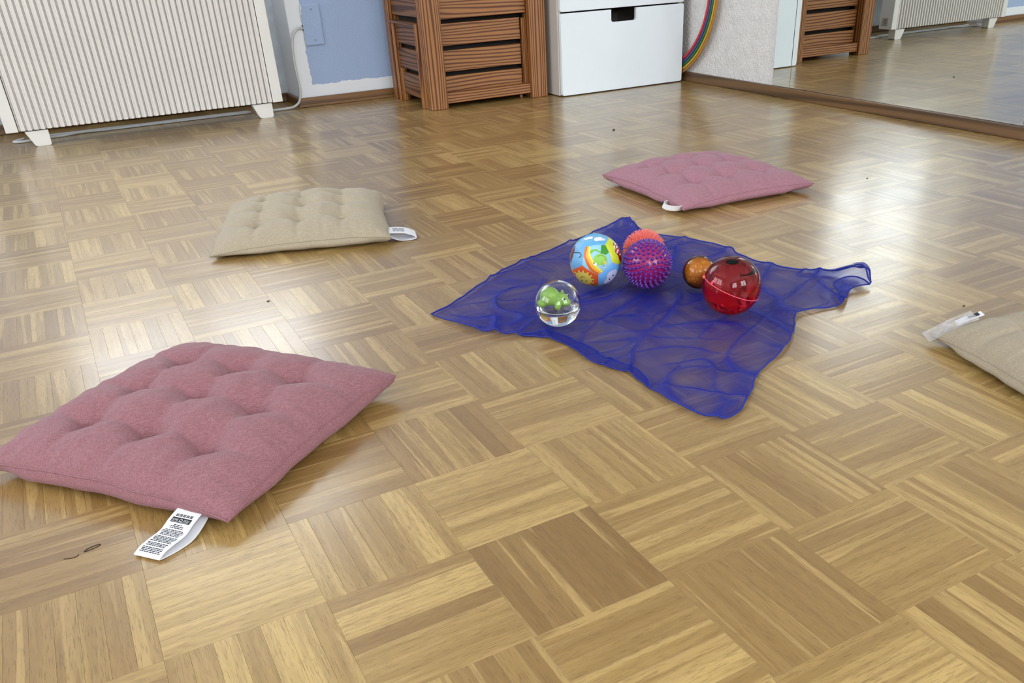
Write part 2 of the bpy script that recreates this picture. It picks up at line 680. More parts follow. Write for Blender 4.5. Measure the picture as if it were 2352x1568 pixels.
# corrugated sheet: 42 flutes
px0, px1, nfl = RX0 + .042, RX1 - .042, 42
p = (px1 - px0) / nfl
prof = []
for k in range(nfl):
    b_ = px0 + k * p
    prof += [(b_ + p * .00, .0150), (b_ + p * .20, .0150), (b_ + p * .27, .0060), (b_ + p * .33, .0050), (b_ + p * .50, .0050), (b_ + p * .55, .0015), (b_ + p * .60, .0), (b_ + p * .92, .0), (b_ + p * .97, .0015)]
prof.append((px1, .0150))
V, F = [], []
for (x, d) in prof:
    V += [(x, RY0 + .001 + d, RZ0 + .002), (x, RY0 + .001 + d, RZ1 - .03), (x, RY0 + .004 + d, RZ0 + .002), (x, RY0 + .004 + d, RZ1 - .03)]
for k in range(len(prof) - 1):
    a, b = 4 * k, 4 * k + 4
    F += [(a, b, b + 1, a + 1), (b + 2, a + 2, a + 3, b + 3), (a + 2, b + 2, b, a), (a + 1, b + 1, b + 3, a + 3)]
o = obj('fluted_panel', V, F, M_CREAM2, rad)
o.location = -Vector(rad.location)
for xl, xr in ((-0.533, -0.457), (0.271, 0.348)):
    pts = [(xl, .053), (xr, .053), (xr - .001, .004), (xr - .006, .0), (xl + .028, .0), (xl + .021, .005)]
    V = [(x, 3.156, z) for x, z in pts] + [(x, 3.205, z) for x, z in pts]
    n = len(pts)
    F = [tuple(range(n))[::-1], tuple(range(n, 2 * n))] + [(k, (k + 1) % n, n + (k + 1) % n, n + k) for k in range(n)]
    F = [f[::-1] for f in F]
    bm = bmesh.new()
    bv = [bm.verts.new(v) for v in V]
    for f in F:
        bm.faces.new([bv[i] for i in f])
    bmesh.ops.recalc_face_normals(bm, faces=bm.faces[:])
    bmesh.ops.bevel(bm, geom=bm.edges[:], offset=.0015, segments=2, affect='EDGES')
    o = from_bm('foot', bm, M_CREAM, rad)
    o.location = -Vector(rad.location)
# rating sticker on the right flank
st = box('rating_sticker', (RX1 - .0002, 3.18, .072), (RX1 + .0004, 3.225, .115), plain('sticker_paper', (196, 192, 184), 0.6), rad)
for k in range(6):
    y_ = 3.184 + .002 * (k % 2)
    b_ = box('print_line', (RX1 + .0004, y_, .076 + .0062 * k), (RX1 + .0007, 3.220 - .006 * (k % 3), .0782 + .0062 * k), M_DARK, rad)

# ------------------------------------------------------------------ junction box cover, cables
plate = box('junction_box_cover', (0.561, YW - .012, 0.233), (0.641, YW - .0005, 0.384), M_BLUE, None, 0.004, 3)
tag(plate, 'flat wall box cover painted half white, half blue, beside the heater', 'socket cover')
for z in (.252, .366):
    V, F = sphere_vf((0.605 - .6010, YW - .0125 - (YW - .00625), z - .3085), .0022, 10, 6)
    obj('screw', V, F, plain('screw_metal', (70, 74, 84), 0.4, Metallic=0.6), plate, smooth=True)
box('cable_slot', (0.5596, YW - .010, 0.290), (0.5612, YW - .003, 0.312), M_DARK, plate)
wall_pts = [(0.560, 3.306, 0.299), (0.541, 3.300, 0.300), (0.520, 3.295, 0.288), (0.506, 3.292, 0.260), (0.499, 3.290, 0.218), (0.497, 3.289, 0.169),
            (0.499, 3.288, 0.119), (0.501, 3.288, 0.085), (0.498, 3.288, 0.052), (0.487, 3.290, 0.024), (0.466, 3.292, 0.010), (0.440, 3.290, 0.0065),
            (0.405, 3.288, 0.006), (0.36, 3.285, 0.006), (0.300, 3.285, 0.006)]
c1 = tube('heater_cable', catmull(wall_pts, 6), 0.0050, M_CABLE)
tag(c1, 'grey cable hanging from the wall box down to the floor behind the radiator foot', 'cable')
tube('cable_clip', [(0.372, 3.2855, 0.006), (0.366, 3.285, 0.006)], 0.0068, M_CABLE, c1, 10)
for nm, P_, lab in (('floor_cable', [(0.290, 3.312, .005), (0.20, 3.318, .005), (0.05, 3.316, .005), (-0.12, 3.318, .005), (-0.25, 3.316, .005), (-0.35, 3.322, .006),
                                     (-0.415, 3.30, .005), (-0.47, 3.292, .005), (-0.530, 3.272, .005), (-0.572, 3.276, .005), (-0.578, 3.290, .006),
                                     (-0.545, 3.308, .009)],
                     'pale cable looping on the floor under the left end of the radiator'),
                    ('floor_cable', [(0.285, 3.336, .005), (0.15, 3.342, .005), (0.0, 3.338, .005), (-0.15, 3.335, .005), (-0.28, 3.340, .005),
                                     (-0.42, 3.338, .005), (-0.52, 3.345, .005)],
                     'straight grey cable on the floor, the rearmost under the radiator')):
    o = tube(nm, catmull(P_, 6), 0.0046, M_CABLE)
    tag(o, lab, 'cable')

# ------------------------------------------------------------------ slatted pitch-pine chest
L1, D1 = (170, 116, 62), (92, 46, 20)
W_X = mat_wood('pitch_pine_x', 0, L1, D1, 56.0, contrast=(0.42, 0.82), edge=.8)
W_Y = mat_wood('pitch_pine_y_shaded', 1, (132, 90, 54), (74, 42, 22), 56.0, contrast=(0.42, 0.82), edge=.8)  # darker than the front pine: shade of the flanks is in the colour
W_Z = mat_wood('pitch_pine_z', 2, L1, D1, 64.0, stretch=0.05, contrast=(0.40, 0.82), edge=.8)
chest = thing('wooden_chest', 'pitch pine slatted chest with square corner posts, between wall box and white cabinet', 'chest', (1.163, 3.05, 0))
CX0, CX1, CY0, CY1, CH = 0.898, 1.428, 2.830, 3.262, 0.62
bx = lambda n, a, b, m, bev=.002: box(n, a, b, m, chest, bev)
bx('post', (CX0, CY0, 0), (CX0 + .073, CY0 + .066, CH), W_Z, .003)
bx('post', (CX1 - .073, CY0, 0), (CX1, CY0 + .066, CH), W_Z, .003)
bx('post', (CX0, CY1 - .05, 0), (CX0 + .06, CY1, CH), W_Z, .003)
bx('post', (CX1 - .06, CY1 - .05, 0), (CX1, CY1, CH), W_Z, .003)
# front: apron board, three slats, end battens and bottom rail
xa, xb = CX0 + .073, CX1 - .073
bx('apron_board', (xa, 2.862, .322), (xb, 2.884, .52), W_X)
for z0, z1 in ((.2265, .306), (.132, .2095), (.040, .1155)):
    bx('slat', (xa + .002, 2.876, z0), (xb - .022, 2.896, z1), W_X, .0015)
bx('batten', (xb - .017, 2.868, .050), (xb - .001, 2.884, .304), W_Z)
bx('bottom_rail', (xa, 2.842, .018), (xb, 2.876, .057), W_X, .003)
bx('top_rail', (xa, 2.842, .53), (xb, 2.884, CH), W_X, .003)
bx('lid', (CX0 - .01, CY0 - .012, CH), (CX1 + .01, CY1, CH + .03), W_X, .004)
bx('rail_dowel', (xb - .040, 2.868, .0), (xb - .028, 2.880, .018), W_Z, .002)
# left flank: boards set back behind two battens
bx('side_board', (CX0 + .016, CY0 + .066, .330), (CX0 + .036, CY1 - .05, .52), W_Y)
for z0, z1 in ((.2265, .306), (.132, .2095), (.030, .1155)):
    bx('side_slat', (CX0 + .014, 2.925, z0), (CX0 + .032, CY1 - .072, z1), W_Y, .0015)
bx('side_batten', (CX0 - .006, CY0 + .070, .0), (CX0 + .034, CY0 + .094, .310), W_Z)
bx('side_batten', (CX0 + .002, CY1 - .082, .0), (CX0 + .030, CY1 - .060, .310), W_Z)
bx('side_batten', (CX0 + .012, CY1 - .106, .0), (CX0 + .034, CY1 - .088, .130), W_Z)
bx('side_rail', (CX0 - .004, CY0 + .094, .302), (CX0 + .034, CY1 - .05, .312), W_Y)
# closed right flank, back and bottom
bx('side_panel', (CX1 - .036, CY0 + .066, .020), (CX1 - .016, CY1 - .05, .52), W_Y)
bx('back_board', (CX0 + .06, CY1 - .024, .02), (CX1 - .06, CY1 - .004, CH), W_X)
bx('base_board', (CX0 + .040, 2.905, .030), (CX1 - .040, CY1 - .03, .040), W_X)
bx('gap_shade_panel', (CX0 + .044, CY0 + .072, .045), (CX0 + .052, CY1 - .03, CH - .02), M_DARK)  # added dark sheet, stands in for shade behind the side slats
bx('gap_shade_panel', (CX0 + .055, 2.93, .045), (CX1 - .045, 2.938, CH - .02), M_DARK)  # added dark sheet, makes the gaps between front slats look shaded

# ------------------------------------------------------------------ white drawer cabinet
M_LACQ = plain('white_lacquer', (238, 246, 252), 0.30, 0.012, 6.0)
M_CARC = plain('shaded_white_carcass', (198, 191, 184), 0.45, 0.02, 6.0)  # white panels greyed: shade on the cabinet side is mixed into the colour
cab = thing('drawer_cabinet', 'white lacquered cabinet with notched drawer fronts in the room corner', 'cabinet', (1.76, 3.0, 0))
bx = lambda n, a, b, m, bev=.0015: box(n, a, b, m, cab, bev)
KX0, KX1, KY0, KY1, KH = 1.453, 2.074, 2.776, 3.268, 1.26
bx('side_panel', (KX0, KY0, .004), (KX0 + .018, KY1, KH), M_CARC)
bx('side_panel', (KX1 - .018, KY0, .004), (KX1, KY1, KH), M_CARC)
bx('back_panel', (KX0 + .018, KY1 - .012, .004), (KX1 - .018, KY1, KH), M_CARC)
bx('base_panel', (KX0 + .018, KY0 + .004, .006), (KX1 - .018, KY1 - .012, .022), M_CARC)
bx('top_panel', (KX0 + .018, KY0, KH - .018), (KX1 - .018, KY1 - .012, KH), M_CARC)


def drawer_front(z0, z1, parent):
    x0, x1 = 1.4595, 2.0735
    r = .008
    n0, n1, nz, nr = 1.702, 1.827, z1 - .047, .010
    pts = []

    def arc(cx, cz, r, a0, a1, n=5):
        for k in range(n + 1):
            a = a0 + (a1 - a0) * k / n
            pts.append((cx + r * math.cos(a), cz + r * math.sin(a)))
    arc(x0 + r, z0 + r, r, PI, 1.5 * PI)
    arc(x1 - r, z0 + r, r, 1.5 * PI, 2 * PI)
    arc(x1 - r, z1 - r, r, 0, .5 * PI)
    pts.append((n1, z1))
    arc(n1 - nr, nz + nr, nr, 2 * PI, 1.5 * PI)
    arc(n0 + nr, nz + nr, nr, 1.5 * PI, PI)
    pts.append((n0, z1))
    arc(x0 + r, z1 - r, r, .5 * PI, PI)
    n = len(pts)
    bm = bmesh.new()
    A = [bm.verts.new((x, 2.757, z)) for x, z in pts]
    B = [bm.verts.new((x, 2.7735, z)) for x, z in pts]
    f1 = bm.faces.new(A)
    f2 = bm.faces.new(B[::-1])
    for k in range(n):
        bm.faces.new((A[k], B[k], B[(k + 1) % n], A[(k + 1) % n]))
    bmesh.ops.recalc_face_normals(bm, faces=bm.faces[:])
    bmesh.ops.bevel(bm, geom=[e for e in f1.edges], offset=.0018, segments=2, affect='EDGES')
    bmesh.ops.triangulate(bm, faces=[f for f in bm.faces if len(f.verts) > 4])
    o = from_bm('drawer_front', bm, M_LACQ, parent)
    o.location = -Vector(parent.location)
    return o


for z0, z1 in ((.004, .314), (.320, .630), (.636, .946), (.952, 1.24)):
    d = drawer_front(z0, z1, cab)
    bxx = box('drawer_box', (1.475, 2.80, z0 + .03), (2.055, 3.20, z0 + .045), M_DARK, cab)  # drawer bottom coloured near-black, as the shade seen through the notch

# ------------------------------------------------------------------ gymnastic hoops leaning in the corner
for nm, k_, rgb in (('red', 4, (196, 52, 62)), ('blue', 3, (62, 84, 142)), ('green', 2, (34, 112, 66)), ('yellow', 1, (206, 160, 40)), ('golden brown', 0, (176, 122, 60))):
    m = plain('hoop_plastic_' + nm.replace(' ', '_'), rgb, 0.35, 0.05)
    tr_ = .0066 if nm == 'red' else .0052
    rad_ = .372 - .0125 * k_ - (.0015 if nm == 'red' else 0)
    yc_, zc_ = 2.549 + .0135 * k_ + rad_, tr_ + .0117 * k_ + rad_
    pts = []
    for k in range(72):
        a = 2 * PI * k / 72
        zz = zc_ + rad_ * math.sin(a)
        pts.append((2.086 + 0.006 * zz, yc_ + rad_ * math.cos(a), zz))
    o = tube('gymnastic_hoop', pts, tr_, m, None, 8, True)
    tag(o, {'red': 'red plastic hoop, innermost of the nested hoops beside the white cabinet', 'blue': 'blue plastic hoop just outside the red one beside the cabinet',
            'green': 'green plastic hoop between the blue and the yellow ones by the wall', 'yellow': 'yellow plastic hoop just inside the outermost hoop by the wall',
            'golden brown': 'golden brown hoop, outermost of the nested hoops against the plaster wall'}[nm], 'hoop', 'gymnastic hoops nested in the corner')

# ------------------------------------------------------------------ tufted seat cushions
def mat_linen(name, a, b, fleck, rough=0.9):
    M = NT(name)
    v = M.coord()
    mp = M.n('ShaderNodeMapping')
    mp.inputs['Rotation'].default_value = (0, 0, 0.6)
    mp.inputs['Scale'].default_value = (110, 1300, 600)
    M.l(v, mp.inputs['Vector'])
    th = M.noise(mp.outputs[0], 1.0, 2.0)
    mp2 = M.n('ShaderNodeMapping')
    mp2.inputs['Rotation'].default_value = (0, 0, 0.6)
    mp2.inputs['Scale'].default_value = (1300, 170, 600)
    M.l(v, mp2.inputs['Vector'])
    th2 = M.noise(mp2.outputs[0], 1.0, 2.0)
    mott = M.noise(v, 900.0, 2.0)
    w = M.math('ADD', M.math('MULTIPLY', th, 0.5), M.math('MULTIPLY', th2, 0.5))
    c = M.ramp(w, [(0.40, srgb(*a)), (0.60, srgb(*b))])
    fl = M.math('MULTIPLY', M.ramp(mott, [(0.30, (1, 1, 1)), (0.42, (0, 0, 0))]), 0.45)
    c = M.mix(fl, c, srgb(*fleck))
    fl2 = M.math('MULTIPLY', M.ramp(M.noise(mp.outputs[0], 0.35, 2.0), [(0.62, (0, 0, 0)), (0.74, (1, 1, 1))]), 0.35)
    c = M.mix(fl2, c, srgb(*(min(255, int(x * 1.12) + 8) for x in b)))
    M.col(c)
    M.set(Roughness=rough)
    M.b.inputs['Sheen Weight'].default_value = 0.10
    M.b.inputs['Sheen Roughness'].default_value = 0.5
    M.bump(w, 0.35, 0.0006)
    return M.m


M_PINK = mat_linen('old_rose_linen', (134, 87, 94), (160, 112, 119), (102, 63, 71))
M_PINK2 = mat_linen('old_rose_linen_worn', (152, 104, 118), (176, 128, 141), (120, 78, 92))
M_BEIGE = mat_linen('sand_linen', (162, 149, 127), (179, 167, 145), (144, 129, 107))
M_BEIGE2 = mat_linen('sand_linen_worn', (157, 144, 122), (174, 161, 139), (139, 124, 102))


def cushion(name, label, C4, mat, H, seed, n=104, tuft=0.027, base_lift=0.0):
    P = [Vector(c) for c in C4]
    root = thing('seat_cushion', label, 'cushion', (sum(p.x for p in P) / 4, sum(p.y for p in P) / 4, 0), 'tufted seat cushions lying around the scarf')
    size = (P[1] - P[0]).length
    rr = random.Random(seed)
    TU = []
    for a in (.25, .5, .75):
        for b in (.25, .5, .75):
            TU.append((a + rr.uniform(-.012, .012), b + rr.uniform(-.012, .012), rr.uniform(.82, 1.12), rr.uniform(0, 6)))

    def base(s, t):
        return P[0] * (1 - s) * (1 - t) + P[1] * s * (1 - t) + P[2] * s * t + P[3] * (1 - s) * t

    def pt(s, t, top):
        # sides drawn in between the corners
        sw = .013 * (noise.noise(Vector((s * 7, t * 7, seed))) )
        s2 = .5 + (s - .5) * (1 - .045 * math.sin(PI * t) ** .8) + sw * (1 - math.sin(PI * s))
        t2 = .5 + (t - .5) * (1 - .045 * math.sin(PI * s) ** .8) + sw * (1 - math.sin(PI * t))
        q = base(s2, t2)
        es, et = abs(2 * s - 1), abs(2 * t - 1)
        em = math.sin(PI * s) if min(t, 1 - t) < min(s, 1 - s) else math.sin(PI * t)
        zs = q.z + .009 * math.sin(PI * s) ** .7 * math.sin(PI * t) ** .7 + .009 * (math.sin(PI * s) ** .7 + math.sin(PI * t) ** .7 - math.sin(PI * s) ** .7 * math.sin(PI * t) ** .7)
        pr = (max(0, 1 - es ** 3.4) ** .52) * (max(0, 1 - et ** 3.4) ** .52)
        h = H * pr
        d_edge = min(s, 1 - s, t, 1 - t) * size
        near_, groove = 0.0, 0.0
        for (a, b, k, ph) in TU:
            dx, dy = (s - a) * size, (t - b) * size
            r = math.hypot(dx, dy)
            if r > .11:
                continue
            near_ = max(near_, k * math.exp(-(r / .0195) ** 1.0))
            ang = math.atan2(dy, dx)
            # creases leave every tuft along the rows
            for m_ in range(4):
                da = ang - m_ * PI / 2 - .12 * math.sin(ph + m_)
                da = (da + PI) % (2 * PI) - PI
                if abs(da) < 1.2:
                    off = r * math.sin(da)
                    groove = max(groove, math.exp(-(off / .0085) ** 2) * math.exp(-r / .050) * (1 - math.exp(-r / .01)))
            h += .0011 * math.sin(7 * ang + ph) * math.exp(-r / .022) * (1 - math.exp(-r / .008))
        h -= tuft * near_ + .0085 * groove
        # broad quilting between tufts
        qs = abs(math.sin(4 * PI * s)) ** .8 * abs(math.sin(4 * PI * t)) ** .8
        h += .0034 * qs * pr
        # puckers along the seam
        al = s if min(t, 1 - t) < min(s, 1 - s) else t
        pk = noise.noise(Vector((al * 34, seed * 3.1, 0)))
        h += .0036 * pk * math.exp(-d_edge / .034) * min(1, d_edge / .006)
        h += .0024 * fbm(s * 6, t * 6, seed) * pr + .0011 * pr * max(0, 1 - abs(noise.noise(Vector((s * 9 + .5 * t, t * 14, seed + 5)))) * 9) * (.5 + .5 * noise.noise(Vector((s * 4, t * 4, seed + 8))))
        return Vector((q.x, q.y, zs + max(.0, h)))

    V, F = [], []
    idx = {}
    for j in range(n + 1):
        for i in range(n + 1):
            # finer rows near the rim
            s = .5 - .5 * math.cos(PI * i / n) if False else i / n
            t = j / n
            idx[i, j] = len(V)
            V.append(pt(s, t, True) - root.location)
    for j in range(n):
        for i in range(n):
            F.append((idx[i, j], idx[i + 1, j], idx[i + 1, j + 1], idx[i, j + 1]))
    # flank below the seam: bellies out a little, then tucks under to a flat base
    order_ = [(i, 0) for i in range(n)] + [(n, j) for j in range(n)] + [(i, n) for i in range(n, 0, -1)] + [(0, j) for j in range(n, 0, -1)]
    ring = [idx[k] for k in order_]
    m2 = len(ring)
    cen = Vector((0, 0, 0))
    prev = ring
    for (out_, cin, zf, zmin) in ((.0042, -.003, .74, .005), (.0034, -.014, .46, .003), (-.0080, -.036, .18, .0015), (-.032, -.060, .0, .0010)):
        cur = []
        for k in range(m2):
            p_ = V[ring[k]]
            tg = V[ring[(k + 1) % m2]] - V[ring[k - 1]]
            nn = Vector((tg.y, -tg.x, 0))
            nn = nn.normalized() if nn.length > 1e-9 else Vector((0, 0, 0))
            away = Vector((p_.x, p_.y, 0)).normalized()
            corner = sstep(0.0, 1.0, min(k % n, n - k % n) / (n * .24))
            pk = noise.noise(Vector((k * .11, seed, zf)))
            cur.append(len(V))
            V.append(Vector((p_.x, p_.y, 0)) + nn * (out_ * corner + .0012 * pk) + away * (cin * (1 - corner)) + Vector((0, 0, max(zmin, p_.z * zf))))
        for k in range(m2):
            k2 = (k + 1) % m2
            F.append((prev[k2], prev[k], cur[k], cur[k2]))
        prev = cur
    V.append(Vector((0, 0, .0010)))
    for k in range(m2):
        F.append((prev[(k + 1) % m2], prev[k], len(V) - 1))
    cov = obj('cover', V, F, mat, root, smooth=True)
    rim = [V[idx[i, 0]] for i in range(n)] + [V[idx[n, j]] for j in range(n)] + [V[idx[i, n]] for i in range(n, 0, -1)] + [V[idx[0, j]] for j in range(n, 0, -1)]
    tube('seam', [r_ + Vector((0, 0, .0006)) for r_ in rim[::2]], .0013, mat, root, 6, True)
    return root


M_LAB = plain('label_satin', (236, 237, 242), 0.45, 0.02)
M_INK = plain('label_ink', (24, 24, 28), 0.6)


def ribbon(name, path, W, mat, parent, width, n=8, thick=.0005):
    """woven label: strip of given width swept along a path, W = unit vector across"""
    P = catmull(path, n)
    W = Vector(W).normalized()
    V, F = [], []
    o_ = Vector(parent.location)
    for i, p_ in enumerate(P):
        t = (P[min(i + 1, len(P) - 1)] - P[max(i - 1, 0)]).normalized()
        nn = W.cross(t).normalized() * thick
        a, b = p_ - W * width / 2 - o_, p_ + W * width / 2 - o_
        V += [a + nn, b + nn, b - nn, a - nn]
    for i in range(len(P) - 1):
        for k in range(4):
            F.append((4 * i + k, 4 * i + (k + 1) % 4, 4 * i + 4 + (k + 1) % 4, 4 * i + 4 + k))
    F += [(3, 2, 1, 0), tuple(4 * (len(P) - 1) + k for k in range(4))]
    return obj(name, V, F, mat, parent, smooth=False), P


def on_ribbon(P, W, width, a, l, lift=.0009):
    W = Vector(W).normalized()
    for i in range(len(P) - 1):
        d = (P[i + 1] - P[i]).length
        if l <= d or i == len(P) - 2:
            t = (P[i + 1] - P[i]) / d
            nn = W.cross(t).normalized()
            if nn.z < 0:
                nn = -nn
            return P[i] + t * l + W * (a - width / 2) + nn * lift
        l -= d


def text_vf(body, size):
    cu = bpy.data.curves.new('lettering', 'FONT')
    cu.body = body
    cu.size = size
    cu.resolution_u = 3
    o_ = bpy.data.objects.new('lettering', cu)
    COL.objects.link(o_)
    bpy.context.view_layer.update()
    me = bpy.data.meshes.new_from_object(o_.evaluated_get(bpy.context.evaluated_depsgraph_get()))
    V = [tuple(v.co) for v in me.vertices]
    F = [tuple(p_.vertices) for p_ in me.polygons]
    bpy.data.objects.remove(o_)
    bpy.data.meshes.remove(me)
    bpy.data.curves.remove(cu)
    return V, F


cu1 = cushion('pink_near', 'large old rose tufted cushion with a printed white care label, nearest the camera', CUSH['pink_near'], M_PINK, .031, 3, tuft=.036)
cu2 = cushion('beige', 'sand beige tufted cushion lying alone in front of the radiator', CUSH['beige'], M_BEIGE, .034, 11, tuft=.034)
cu3 = cushion('pink_far', 'old rose tufted cushion behind the blue scarf, in front of the white cabinet', CUSH['pink_far'], M_PINK2, .027, 23, tuft=.029)
cu4 = cushion('beige_right', 'sand beige cushion cut off by the right edge of the picture', CUSH['beige_right'], M_BEIGE2, .036, 31, tuft=.022)

# printed care label of the near cushion
W1 = Vector((.026, -.030, 0)).normalized()
w1 = .036
top_path = [(-0.398, 0.402, .0165), (-0.414, 0.384, .0185), (-0.428, 0.3715, .0150), (-0.4400, 0.3615, .0095), (-0.4540, 0.3530, .0078), (-0.4650, 0.3455, .0064), (-0.4735, 0.3385, .0030)]
lab, LP = ribbon('care_label', top_path, W1, M_LAB, cu1, w1)
ribbon('care_label_back', [(-0.4735, 0.3385, .0030), (-0.468, 0.342, .0014), (-0.452, 0.3480, .0013), (-0.434, 0.3585, .0022), (-0.418, 0.374, .0075), (-0.402, 0.396, .0135)], W1, M_LAB, cu1, w1)
tot = sum((LP[i + 1] - LP[i]).length for i in range(len(LP) - 1))
l0 = .032                                 # where the label leaves the seam


def print_on(name, V, F, mat=M_INK, lift=.0009):
    o_ = Vector(cu1.location)
    return obj(name, [on_ribbon(LP, W1, w1, v[0], v[1], lift) - o_ for v in V], F, mat, lab)


def rect(a0, a1, b0, b1, n=3):
    V = []
    for k in range(n + 1):
        l_ = b0 + (b1 - b0) * k / n
        V += [(a0, l_), (a1, l_)]
    return V, [(2 * k, 2 * k + 1, 2 * k + 3, 2 * k + 2) for k in range(n)]


V, F = rect(.0045, .0315, l0 + .0080, l0 + .0150, 6)
print_on('print_block', V, F)
for body, a in (('HOME', .0060), ('DECO', .0218)):
    tv, tf = text_vf(body, .0042)
    wmax = max(v[0] for v in tv)
    tv = [(a + v[0] * .0080 / wmax, l0 + .0131 - v[1]) for v in tv]
    print_on('lettering', tv, tf, M_LAB, .0013)
# small house between the words, rule beneath
hv = [(.0160, l0 + .0133), (.0160, l0 + .0110), (.0181, l0 + .0092), (.0202, l0 + .0110), (.0202, l0 + .0133)]
hi = [(.0166, l0 + .0127), (.0166, l0 + .0112), (.0181, l0 + .0099), (.0196, l0 + .0112), (.0196, l0 + .0127)]
print_on('house_mark', hv + hi, [(k, (k + 1) % 5, 5 + (k + 1) % 5, 5 + k) for k in range(5)], M_LAB, .0013)
V, F = rect(.0060, .0300, l0 + .0140, l0 + .0143, 2)
print_on('rule', V, F, M_LAB, .0013)
# care symbols: five little outlined marks crossed out
SV, SF = [], []
for k in range(5):
    a = .0062 + .0050 * k
    y = l0 + .0028
    for q in ([(a, y), (a + .0036, y), (a + .0036, y + .0005), (a, y + .0005)], [(a, y + .0031), (a + .0036, y + .0031), (a + .0036, y + .0036), (a, y + .0036)],
              [(a, y), (a + .0005, y), (a + .0005, y + .0036), (a, y + .0036)], [(a + .0031, y), (a + .0036, y), (a + .0036, y + .0036), (a + .0031, y + .0036)],
              [(a, y), (a + .0007, y), (a + .0036, y + .0036), (a + .0029, y + .0036)], [(a + .0029, y), (a + .0036, y), (a + .0007, y + .0036), (a, y + .0036)]):
        b0 = len(SV)
        SV += q
        SF.append((b0, b0 + 1, b0 + 2, b0 + 3))
print_on('care_symbols', SV, SF)
# illegible small print: broken lines
SV, SF = [], []
rl = random.Random(5)
y = l0 + .0175
row = 0
while y < tot - .006:
    half = .0055 if row < 1 else (.009 if row < 3 else rl.uniform(.0125, .0150))
    x = .018 - half
    while x < .018 + half:
        wd = rl.uniform(.0018, .0045)
        x2 = min(x + wd, .018 + half)
        b0 = len(SV)
        SV += [(x, y), (x2, y), (x2, y + .0011), (x, y + .0011)]
        SF.append((b0, b0 + 1, b0 + 2, b0 + 3))
        x = x2 + rl.uniform(.0006, .0011)
    row += 1
    y += .0021 if row not in (3, 8, 13, 16) else .0034
print_on('small_print', SV, SF)

# looped labels of the other cushions
e2 = (Vector((0.262, 1.622, 0)) - Vector((0.156, 1.263, 0))).normalized()
lb2, _ = ribbon('care_label', [(0.158, 1.318, .019), (0.178, 1.312, .0200), (0.205, 1.304, .0160), (0.222, 1.297, .0085), (0.225, 1.2945, .0050)], e2, M_LAB, cu2, .048)
ribbon('care_label_back', [(0.225, 1.2945, .0075), (0.221, 1.2935, .003), (0.205, 1.298, .0015), (0.184, 1.304, .004), (0.160, 1.315, .016)], e2, M_LAB, cu2, .044)
SV, SF = [], []
for k in range(9):
    f = .25 + .06 * k
    p0 = Vector((0.178, 1.312, .0212)).lerp(Vector((0.203, 1.3045, .0178)), k / 9)
    for m_ in range(4):
        a = p0 + e2 * (-.014 + .0072 * m_)
        b = a + e2 * .0056
        d = Vector((.0016, -.0004, -.0001))
        b0 = len(SV)
        SV += [a - cu2.location, b - cu2.location, b + d - cu2.location, a + d - cu2.location]
        SF.append((b0, b0 + 1, b0 + 2, b0 + 3))
obj('small_print', SV, SF, plain('grey_ink', (130, 130, 136), 0.6), lb2)
e3 = Vector((.02, -.50, .87))
ribbon('care_label', [(0.826, 1.136, .014), (0.806, 1.130, .0165), (0.793, 1.112, .0165), (0.792, 1.090, .0165), (0.803, 1.075, .0165), (0.822, 1.078, .014)], e3, M_LAB, cu3, .015)
ribbon('label_print', [(0.8215, 1.1380, .017), (0.8035, 1.1325, .0175)], e3, M_INK, cu3, .006, 3, .0008)

# clear plastic tag with a paper slip on the corner of the right-hand cushion
M_FOIL = NT('clear_foil')
M_FOIL.set(Roughness=0.08, IOR=1.3)
tr_ = M_FOIL.n('ShaderNodeBsdfTransparent')
mx = M_FOIL.n('ShaderNodeMixShader')
M_FOIL.l(M_FOIL.ramp(M_FOIL.noise(M_FOIL.coord(), 90.0), [(0.35, (0.10,) * 3), (0.7, (0.42,) * 3)]), mx.inputs[0])
M_FOIL.l(tr_.outputs[0], mx.inputs[1])
M_FOIL.l(M_FOIL.b.outputs[0], mx.inputs[2])
M_FOIL.b.inputs['Base Color'].default_value = srgb(232, 232, 235)
M_FOIL.l(mx.outputs[0], M_FOIL.t.nodes['Material Output'].inputs[0])
ef = Vector((.50, .86, 0))
ribbon('plastic_tag', [(0.752, 0.222, .046), (0.732, 0.232, .0385), (0.712, 0.243, .0260), (0.698, 0.253, .0150), (0.690, 0.258, .0110)], ef, M_FOIL.m, cu4, .034, 8, .0004)
ribbon('paper_slip', [(0.776, 0.226, .0425), (0.756, 0.234, .0365), (0.738, 0.242, .0290)], ef, M_LAB, cu4, .015)
ribbon('paper_print', [(0.770, 0.2285, .0422), (0.755, 0.2345, .0374)], ef, M_INK, cu4, .008, 4, .0009)

